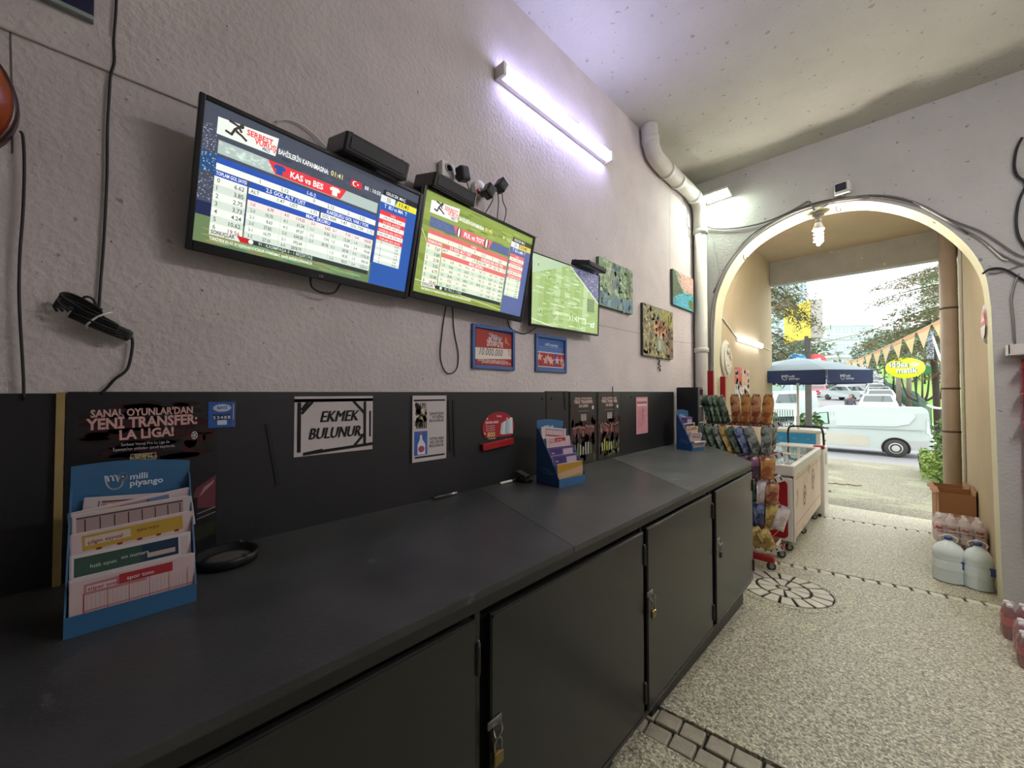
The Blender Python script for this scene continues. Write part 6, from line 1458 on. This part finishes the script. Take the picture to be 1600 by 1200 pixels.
# ------------------------------------------------------------------ person beside the nearest parked car
def person(label, x, y, rz):
    z = fl(y); t = thing('person', label, 'person', (x, y, z), rz)
    bm = bmesh.new(); sk = bm.verts.layers.skin.verify()
    J = [((0, 0, .95), .15), ((0, .02, 1.2), .15), ((0, .0, 1.42), .16), ((0, -.04, 1.53), .065), ((0, -.05, 1.58), .07), ((0, -.06, 1.66), .10), ((0, -.06, 1.74), .07),
         ((.2, 0, 1.42), .075), ((.27, -.02, 1.15), .055), ((.22, -.2, .98), .045), ((.2, -.28, .95), .04), ((-.2, 0, 1.42), .075), ((-.27, -.02, 1.15), .055), ((-.24, -.16, .95), .045), ((-.22, -.22, .90), .04),
         ((.1, 0, .86), .10), ((.11, -.03, .50), .075), ((.11, .02, .10), .05), ((.11, -.12, .04), .045), ((-.1, 0, .86), .10), ((-.11, .03, .50), .075), ((-.11, .08, .10), .05), ((-.11, -.06, .04), .045)]
    vv = []
    for p_, r_ in J: v = bm.verts.new(p_); v[sk].radius = (r_, r_); vv.append(v)
    vv[0][sk].use_root = True
    for a, b in ((0, 1), (1, 2), (2, 3), (3, 4), (4, 5), (5, 6), (2, 7), (7, 8), (8, 9), (9, 10), (2, 11), (11, 12), (12, 13), (13, 14), (0, 15), (15, 16), (16, 17), (17, 18), (0, 19), (19, 20), (20, 21), (21, 22)): bm.edges.new((vv[a], vv[b]))
    me = D.meshes.new('body'); bm.to_mesh(me); bm.free()
    o = D.objects.new('tmp', me); C.objects.link(o); o.modifiers.new('s', 'SKIN'); sb = o.modifiers.new('d', 'SUBSURF'); sb.levels = 1; sb.render_levels = 1
    dg = bpy.context.evaluated_depsgraph_get(); me2 = D.meshes.new_from_object(o.evaluated_get(dg)); D.objects.remove(o)
    cl, tr, sk_ = mat('dark_jacket', '#4a4650', .9), mat('dark_trousers', '#3c4650', .9), mat('skin', '#a5796a', .7)
    for q in (cl, tr, sk_, mat('dark_hair', '#2c2624', .8)): me2.materials.append(q)
    for pl in me2.polygons:
        c = pl.center; pl.use_smooth = True
        pl.material_index = 1 if c.z < .9 and abs(c.x) < .2 else 3 if c.z > 1.70 or (c.z > 1.6 and c.y > -.04) else 2 if c.z > 1.52 or (abs(c.x) > .15 and c.z < .97 and c.y < -.2) else 0
    b = D.objects.new('body', me2); C.objects.link(b); b.parent = t; me2.name = 'body'
    return t
q = at(1328, 620, 24.3)
person('person in a dark jacket standing in the street by the nearest white car', q.x, q.y, .6)

# ------------------------------------------------------------------ far apartment block and houses
def block(label, c, w_, d_, h_, floors, cols_, wall, rz=0, roof=True, group='apartment blocks on the hill'):
    t = thing('apartment_block', label, 'building', c, rz, group)
    m = MB(); m.b2(-w_/2, w_/2, -d_/2, d_/2, -4, h_, wall); m.build('wall', t, world=False)
    if roof: m = MB(); m.b2(-w_/2-.4, w_/2+.4, -d_/2-.4, d_/2+.4, h_, h_+.5, mat('pale_roof', '#d3d3cc', .8)); m.build('roof', t, world=False)
    gl = mat('far_pane', '#8fa5a6', .3); fh = h_/floors; cwid = w_/cols_; pr = None
    for i in range(floors):
        for j in range(cols_):
            x = -w_/2+cwid*(j+.5); z = fh*(i+.28)
            if pr is None:
                m = MB(); m.b2(-cwid*.3, cwid*.3, -.06, .05, 0, fh*.5, gl); m.b2(-cwid*.34, cwid*.34, -.1, .05, -.12, 0, wall); m.b2(-.06, .06, -.1, 0, 0, fh*.5, white_pl); o = m.build('window', t, world=False); pr = o.data
            else: o = D.objects.new('window', pr); C.objects.link(o); o.parent = t
            o.location = (x, -d_/2, z)
        m = MB(); m.b2(-w_/2-.1, w_/2+.1, -d_/2-.12, -d_/2, fh*(i+1)-.25, fh*(i+1)-.05, mat('floor_band', '#c4cac6', .8)); m.build('floor_band', t, world=False)
    for j in (1, cols_-2):
        m = MB(); m.b2(-w_/2+cwid*j, -w_/2+cwid*(j+1), -d_/2-1.2, -d_/2, fh, fh+.2, wall); m.b2(-w_/2+cwid*j, -w_/2+cwid*(j+1), -d_/2-1.2, -d_/2-1.1, fh, fh+1, wall); m.build('balcony', t, world=False)
    return t
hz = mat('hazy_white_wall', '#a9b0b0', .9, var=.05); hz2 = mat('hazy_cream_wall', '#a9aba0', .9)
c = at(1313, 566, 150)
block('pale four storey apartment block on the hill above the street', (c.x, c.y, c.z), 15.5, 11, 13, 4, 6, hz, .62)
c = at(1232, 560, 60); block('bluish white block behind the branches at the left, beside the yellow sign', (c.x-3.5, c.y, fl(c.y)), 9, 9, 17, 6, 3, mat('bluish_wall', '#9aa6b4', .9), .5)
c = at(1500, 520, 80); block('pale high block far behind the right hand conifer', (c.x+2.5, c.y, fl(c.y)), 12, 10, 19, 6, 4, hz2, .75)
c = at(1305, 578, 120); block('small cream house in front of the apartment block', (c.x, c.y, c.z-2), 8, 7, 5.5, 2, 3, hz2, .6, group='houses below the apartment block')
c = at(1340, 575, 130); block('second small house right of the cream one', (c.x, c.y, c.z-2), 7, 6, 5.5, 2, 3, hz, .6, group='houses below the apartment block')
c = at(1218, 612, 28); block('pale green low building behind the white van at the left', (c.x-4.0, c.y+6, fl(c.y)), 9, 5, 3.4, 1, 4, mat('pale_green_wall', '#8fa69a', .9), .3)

# ------------------------------------------------------------------ trees, hedges, fences
def sprays(m, pts, mt, rnd, n, ln, wd, droop=.35, spread=1.0):
    vs = []; fs = []
    for p in pts:
        for _ in range(n):
            d = V((rnd.gauss(0, 1), rnd.gauss(0, 1), rnd.gauss(-droop, .6))).normalized(); L_ = ln*rnd.uniform(.5, 1.2)
            q = V((rnd.gauss(0, 1), rnd.gauss(0, 1), rnd.gauss(0, 1))); s = d.cross(q).normalized()*wd*rnd.uniform(.6, 1.2)
            o = p+V((rnd.gauss(0, 1), rnd.gauss(0, 1), rnd.gauss(0, .6)))*spread*.25; b = len(vs)
            vs += [o-s*.5, o+d*L_*.5+s, o+d*L_, o+d*L_*.5-s]; fs.append((b, b+1, b+2, b+3))
    m.add(vs, fs, mt)
def conifer(label, base, h_, branches, mt, mt2, seed, nn=10):
    t = thing('conifer', label, 'tree', base); rnd = random.Random(seed); base = V(base)
    m = MB(); m.tube([base, base+V((.05, 0, h_*.5)), base+V((0, .05, h_))], [.22, .16, .05], bark, 9); m.build('trunk', t)
    mf = MB()
    for zf, tip in branches:
        a = base+V((0, 0, zf)); tip = V(tip); k = 12
        br = [a+(tip-a)*i/k+V((0, 0, .35*math.sin(PI*i/k)-.25*(i/k)**2)) for i in range(k+1)]
        m = MB(); m.tube(br, [.05*(1-i/k)+.008 for i in range(k+1)], bark, 5); m.build('branch', t)
        for i in range(3, k+1):
            side = (tip-a).cross(V((0, 0, 1))).normalized(); L_ = .75*(1-.55*i/k)+.12
            for sg in (-1, 1):
                e = br[i]+side*sg*L_*rnd.uniform(.5, 1.1)+(tip-a).normalized()*L_*.5+V((0, 0, -.22*L_-rnd.random()*.12))
                pts = [br[i]+(e-br[i])*q/4+V((0, 0, -.06*(q/4)**2)) for q in range(1, 5)]
                m2 = mt if rnd.random() < .6 else mt2
                sprays(mf, pts, m2, rnd, nn, .15, .013, .55, .34)
    o = mf.build('needles', t, kind='stuff'); return t
# left: branches reach in front of the yellow sign
bL = at(1150, 560, 12.2)
conifer('dark conifer reaching its branches in from the left in front of the yellow sign', (bL.x, bL.y, fl(bL.y)), 9, [(5.6, at(1243, 458, 10.4)), (5.2, at(1262, 480, 10.8)), (4.5, at(1252, 487, 10.5)), (4.4, at(1228, 470, 10.6)), (3.6, at(1240, 527, 10.8)), (3.3, at(1232, 545, 11)), (2.9, at(1228, 560, 11)), (4.9, at(1225, 450, 10.2)), (2.4, at(1222, 575, 11)), (6.4, at(1250, 440, 10.5))], leaf1, leaf2, 31, 8)
bR = at(1600, 560, 15)
conifer('brownish conifer reaching its branches in from the upper right over the street', (bR.x, bR.y, fl(bR.y)), 10, [(7.2, at(1380, 432, 12.5)), (7.0, at(1425, 425, 12)), (6.5, at(1370, 458, 13)), (6.2, at(1410, 470, 12.4)), (5.9, at(1372, 500, 12.8)), (5.6, at(1400, 512, 12.6)), (5.4, at(1440, 500, 12.5)), (5.0, at(1355, 522, 13)), (4.8, at(1395, 540, 13)), (4.6, at(1430, 530, 12.8)), (7.6, at(1450, 410, 12)), (4.2, at(1460, 545, 13)), (6.8, at(1460, 440, 12.5)), (3.6, at(1472, 570, 13)), (6.0, at(1455, 475, 12.6))], leaf2, leaf1, 32, 17)
def leafy(label, base, h_, r_, mt, seed, n=700, ls=.22, group='trees beyond the street', trunk=.12):
    t = thing('leafy_tree', label, 'tree', tuple(base), 0, group); rnd = random.Random(seed); base = V(base)
    m = MB(); m.tube([base, base+V((.1, 0, h_*.35)), base+V((0, 0, h_*.75))], [trunk, trunk*.8, trunk*.3], bark, 7)
    for k in range(4): a = 1.57*k+.3; m.tube([base+V((.05, 0, h_*.35)), base+V((r_*.5*math.cos(a), r_*.5*math.sin(a), h_*.65))], [trunk*.5, trunk*.15], bark, 5)
    m.build('trunk', t)
    m = MB(); vs = []; fs = []
    cl = [(V((rnd.gauss(0, .45)*r_, rnd.gauss(0, .45)*r_, h_*.66+rnd.gauss(0, .16)*h_)), r_*rnd.uniform(.3, .55)) for _ in range(12)]
    for i in range(n):
        c, cr_ = rnd.choice(cl); d = V((rnd.gauss(0, 1), rnd.gauss(0, 1), rnd.gauss(0, 1))).normalized()*cr_*rnd.random()**.4
        o = base+c+d; u = V((rnd.gauss(0, 1), rnd.gauss(0, 1), rnd.gauss(0, .6))).normalized(); q = u.cross(V((rnd.gauss(0, 1), rnd.gauss(0, 1), 1))).normalized(); s = ls*rnd.uniform(.6, 1.3); b = len(vs)
        vs += [o-u*s*.6, o+q*s*.35, o+u*s*.6, o-q*s*.35]; fs.append((b, b+1, b+2, b+3))
    m.add(vs, fs, mt); m.build('foliage', t, kind='stuff'); return t
for i, (px, t_, h_, r_, mt, n, ls, lb) in enumerate((
    (1395, 40, 6.5, 2.6, leaf4, 900, .34, 'blue green tree on the lawn left of the oval sign'),
    (1430, 34, 5.5, 2.2, leaf4, 900, .3, 'rounded blue green tree behind the oval sign'),
    (1382, 62, 6.5, 3.0, leaf4, 900, .5, 'tall hazy tree at the top of the lawn'),
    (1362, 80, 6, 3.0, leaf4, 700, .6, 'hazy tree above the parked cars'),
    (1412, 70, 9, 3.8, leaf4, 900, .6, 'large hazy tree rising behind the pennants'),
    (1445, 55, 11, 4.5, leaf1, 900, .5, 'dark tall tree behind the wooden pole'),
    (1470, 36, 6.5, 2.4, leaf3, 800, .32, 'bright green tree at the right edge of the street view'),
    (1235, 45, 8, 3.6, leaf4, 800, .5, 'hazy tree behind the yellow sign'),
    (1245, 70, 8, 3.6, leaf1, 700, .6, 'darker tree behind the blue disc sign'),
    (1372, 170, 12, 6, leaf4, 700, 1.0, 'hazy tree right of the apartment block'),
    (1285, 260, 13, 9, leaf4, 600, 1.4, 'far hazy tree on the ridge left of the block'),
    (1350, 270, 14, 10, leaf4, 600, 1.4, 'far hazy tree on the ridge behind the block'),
    (1400, 250, 15, 10, leaf4, 600, 1.3, 'far hazy tree on the ridge right of the block'))):
    q = at(px, 613, t_); leafy(lb, (q.x, q.y, fl(q.y)), h_, r_, mt, 50+i, n, ls, trunk=.008*h_+.03)
bt_ = at(1440, 634, 24); t = thing('bare_tree', 'small bare tree with upward curving limbs on the lawn beneath the oval sign', 'tree', (bt_.x, bt_.y, fl(bt_.y)))
m = MB(); b0 = V((bt_.x, bt_.y, fl(bt_.y)))
m.tube([b0, b0+V((0, 0, 1.0))], [.12, .10], bark, 7)
for k, (dx, dy) in enumerate(((-.8, 0), (.7, .1), (-.25, .5), (.3, -.4), (.05, 0))): m.tube(smooth([b0+V((0, 0, .95)), b0+V((dx*.7, dy*.7, 1.3)), b0+V((dx, dy, 2.1)), b0+V((dx*1.1, dy, 2.9))], 4), [.08-.0045*i for i in range(13)], bark, 6)
m.build('limbs', t)
for px, lb in ((1404, 'left trunk of two bare tree trunks on the lawn'), (1420, 'right trunk of two bare tree trunks on the lawn')):
    q = at(px, 632, 27); m = MB(); m.tube([(q.x, q.y, fl(q.y)), (q.x+.05, q.y, fl(q.y)+3.6)], [.15, .12], mat('pale_bark', '#6f675c', .9, var=.3), 8); m.build('tree_trunk', None, label=lb, cat='tree trunk', origin=(q.x, q.y, fl(q.y)))
def hedge(label, x0, x1, y0, y1, h_, mt, seed, n, ls=.09, name='hedge', zo=0):
    cx, cy = (x0+x1)/2, (y0+y1)/2; t = thing(name, label, 'hedge', (cx, cy, fl(cy))); rnd = random.Random(seed)
    m = MB()
    for k in range(7): x = x0+(x1-x0)*(k+.5)/7; y = rnd.uniform(y0, y1); m.tube([(x, y, fl(y)), (x+rnd.uniform(-.1, .1), y, fl(y)+h_*.7)], [.02, .008], bark, 5)
    m.build('stems', t)
    m = MB(); vs = []; fs = []
    for i in range(n):
        x, y = rnd.uniform(x0, x1), rnd.uniform(y0, y1); top = h_*(.82+.18*math.sin(x*5+y*3)); z = fl(y)+top*rnd.random()**.7+zo
        o = V((x, y, z)); u = V((rnd.gauss(0, 1), rnd.gauss(0, 1), rnd.gauss(0, .7))).normalized(); q = u.cross(V((rnd.gauss(0, 1), rnd.gauss(0, 1), 1))).normalized(); s = ls*rnd.uniform(.6, 1.4); b = len(vs)
        vs += [o-u*s*.6, o+q*s*.35, o+u*s*.6, o-q*s*.35]; fs.append((b, b+1, b+2, b+3))
    m.add(vs, fs, mt); m.build('foliage', t, kind='stuff'); return t
hedge('leafy green hedge along the fence right of the van', 2.42, 3.6, 11.0, 17.2, 1.5, leaf5, 61, 3600, .10)
hedge('yellow green bush at the foot of the hedge beside the van wheel', 2.15, 2.75, 13.5, 16.8, .75, leaf3, 62, 1300, .09, 'bush')
hedge('green hedge behind the white rail under the parasol', -3.5, .05, 15.1, 16.2, 1.62, leaf5, 63, 4200, .12)
def fence(label, a, b, h_, n, mt, rail, lift=0):
    a, b = V(a), V(b); t = thing('fence', label, 'fence', tuple((a+b)/2+V((0, 0, fl((a.y+b.y)/2))))); L_ = (b-a).length
    for i in range(n+1):
        q = a+(b-a)*i/n; m = MB(); m.tube([(q.x, q.y, fl(q.y)), (q.x, q.y, fl(q.y)+h_)], .025, rail, 6); m.build('post', t)
    for i in range(n):
        p0, p1 = a+(b-a)*i/n, a+(b-a)*(i+1)/n; m = MB(); k = 12
        for j in range(1, k): q = p0+(p1-p0)*j/k; m.tube([(q.x, q.y, fl(q.y)+.05), (q.x, q.y, fl(q.y)+h_-.04)], .009, mt, 4)
        for z in (.1, .45, .8): m.tube([(p0.x, p0.y, fl(p0.y)+h_*z+.04), (p1.x, p1.y, fl(p1.y)+h_*z+.04)], .01, mt, 4)
        m.build('mesh_panel', t)
    m = MB(); m.tube([(a.x, a.y, fl(a.y)+h_), (b.x, b.y, fl(b.y)+h_)], .03, rail, 6); m.build('top_rail', t); return t
gf = mat('dark_green_wire', '#2c4a3c', .5)
fence('dark green mesh fence behind the hedge right of the van', (2.66, 17.3, 0), (4.6, 9.5, 0), 1.85, 4, gf, gf)
fence('green street fence between the parked cars and the lawn', (2.9, 29, 0), (.2, 78, 0), 1.5, 18, gf, gf)
fence('white rail fence in front of the left hedge', (-3.5, 14.3, 0), (-.45, 14.3, 0), 1.68, 4, gf, white_pt)
cable('white pipe rail along the top of the fence right of the van', [at(1450, 633, 13), at(1460, 637, 12), at(1474, 638, 11), at(1490, 634, 10)], .035, white_pt)
cable('pale green hose hanging across the hedge right of the van', [at(1453, 678, 13), at(1462, 693, 12), at(1473, 701, 11), at(1492, 708, 10)], .03, mat('hose_green', '#9fb49a', .5), name='hose', cat='hose')
bn_ = at(1402, 617, 40)
b_ = thing('park_bench', 'small dark bench on the lawn left of the trunks', 'bench', (bn_.x, bn_.y, fl(bn_.y)))
z = fl(bn_.y)+.1
m = MB(); m.b2(bn_.x-.9, bn_.x+.9, bn_.y-.2, bn_.y+.2, z+.42, z+.48, bark); m.build('seat', b_)
m = MB(); m.b2(bn_.x-.9, bn_.x+.9, bn_.y+.18, bn_.y+.22, z+.55, z+.85, bark); m.build('backrest', b_)
for s in (-.75, .75): m = MB(); m.b2(bn_.x+s-.05, bn_.x+s+.05, bn_.y-.2, bn_.y+.2, z-.2, z+.42, bark); m.build('leg', b_)
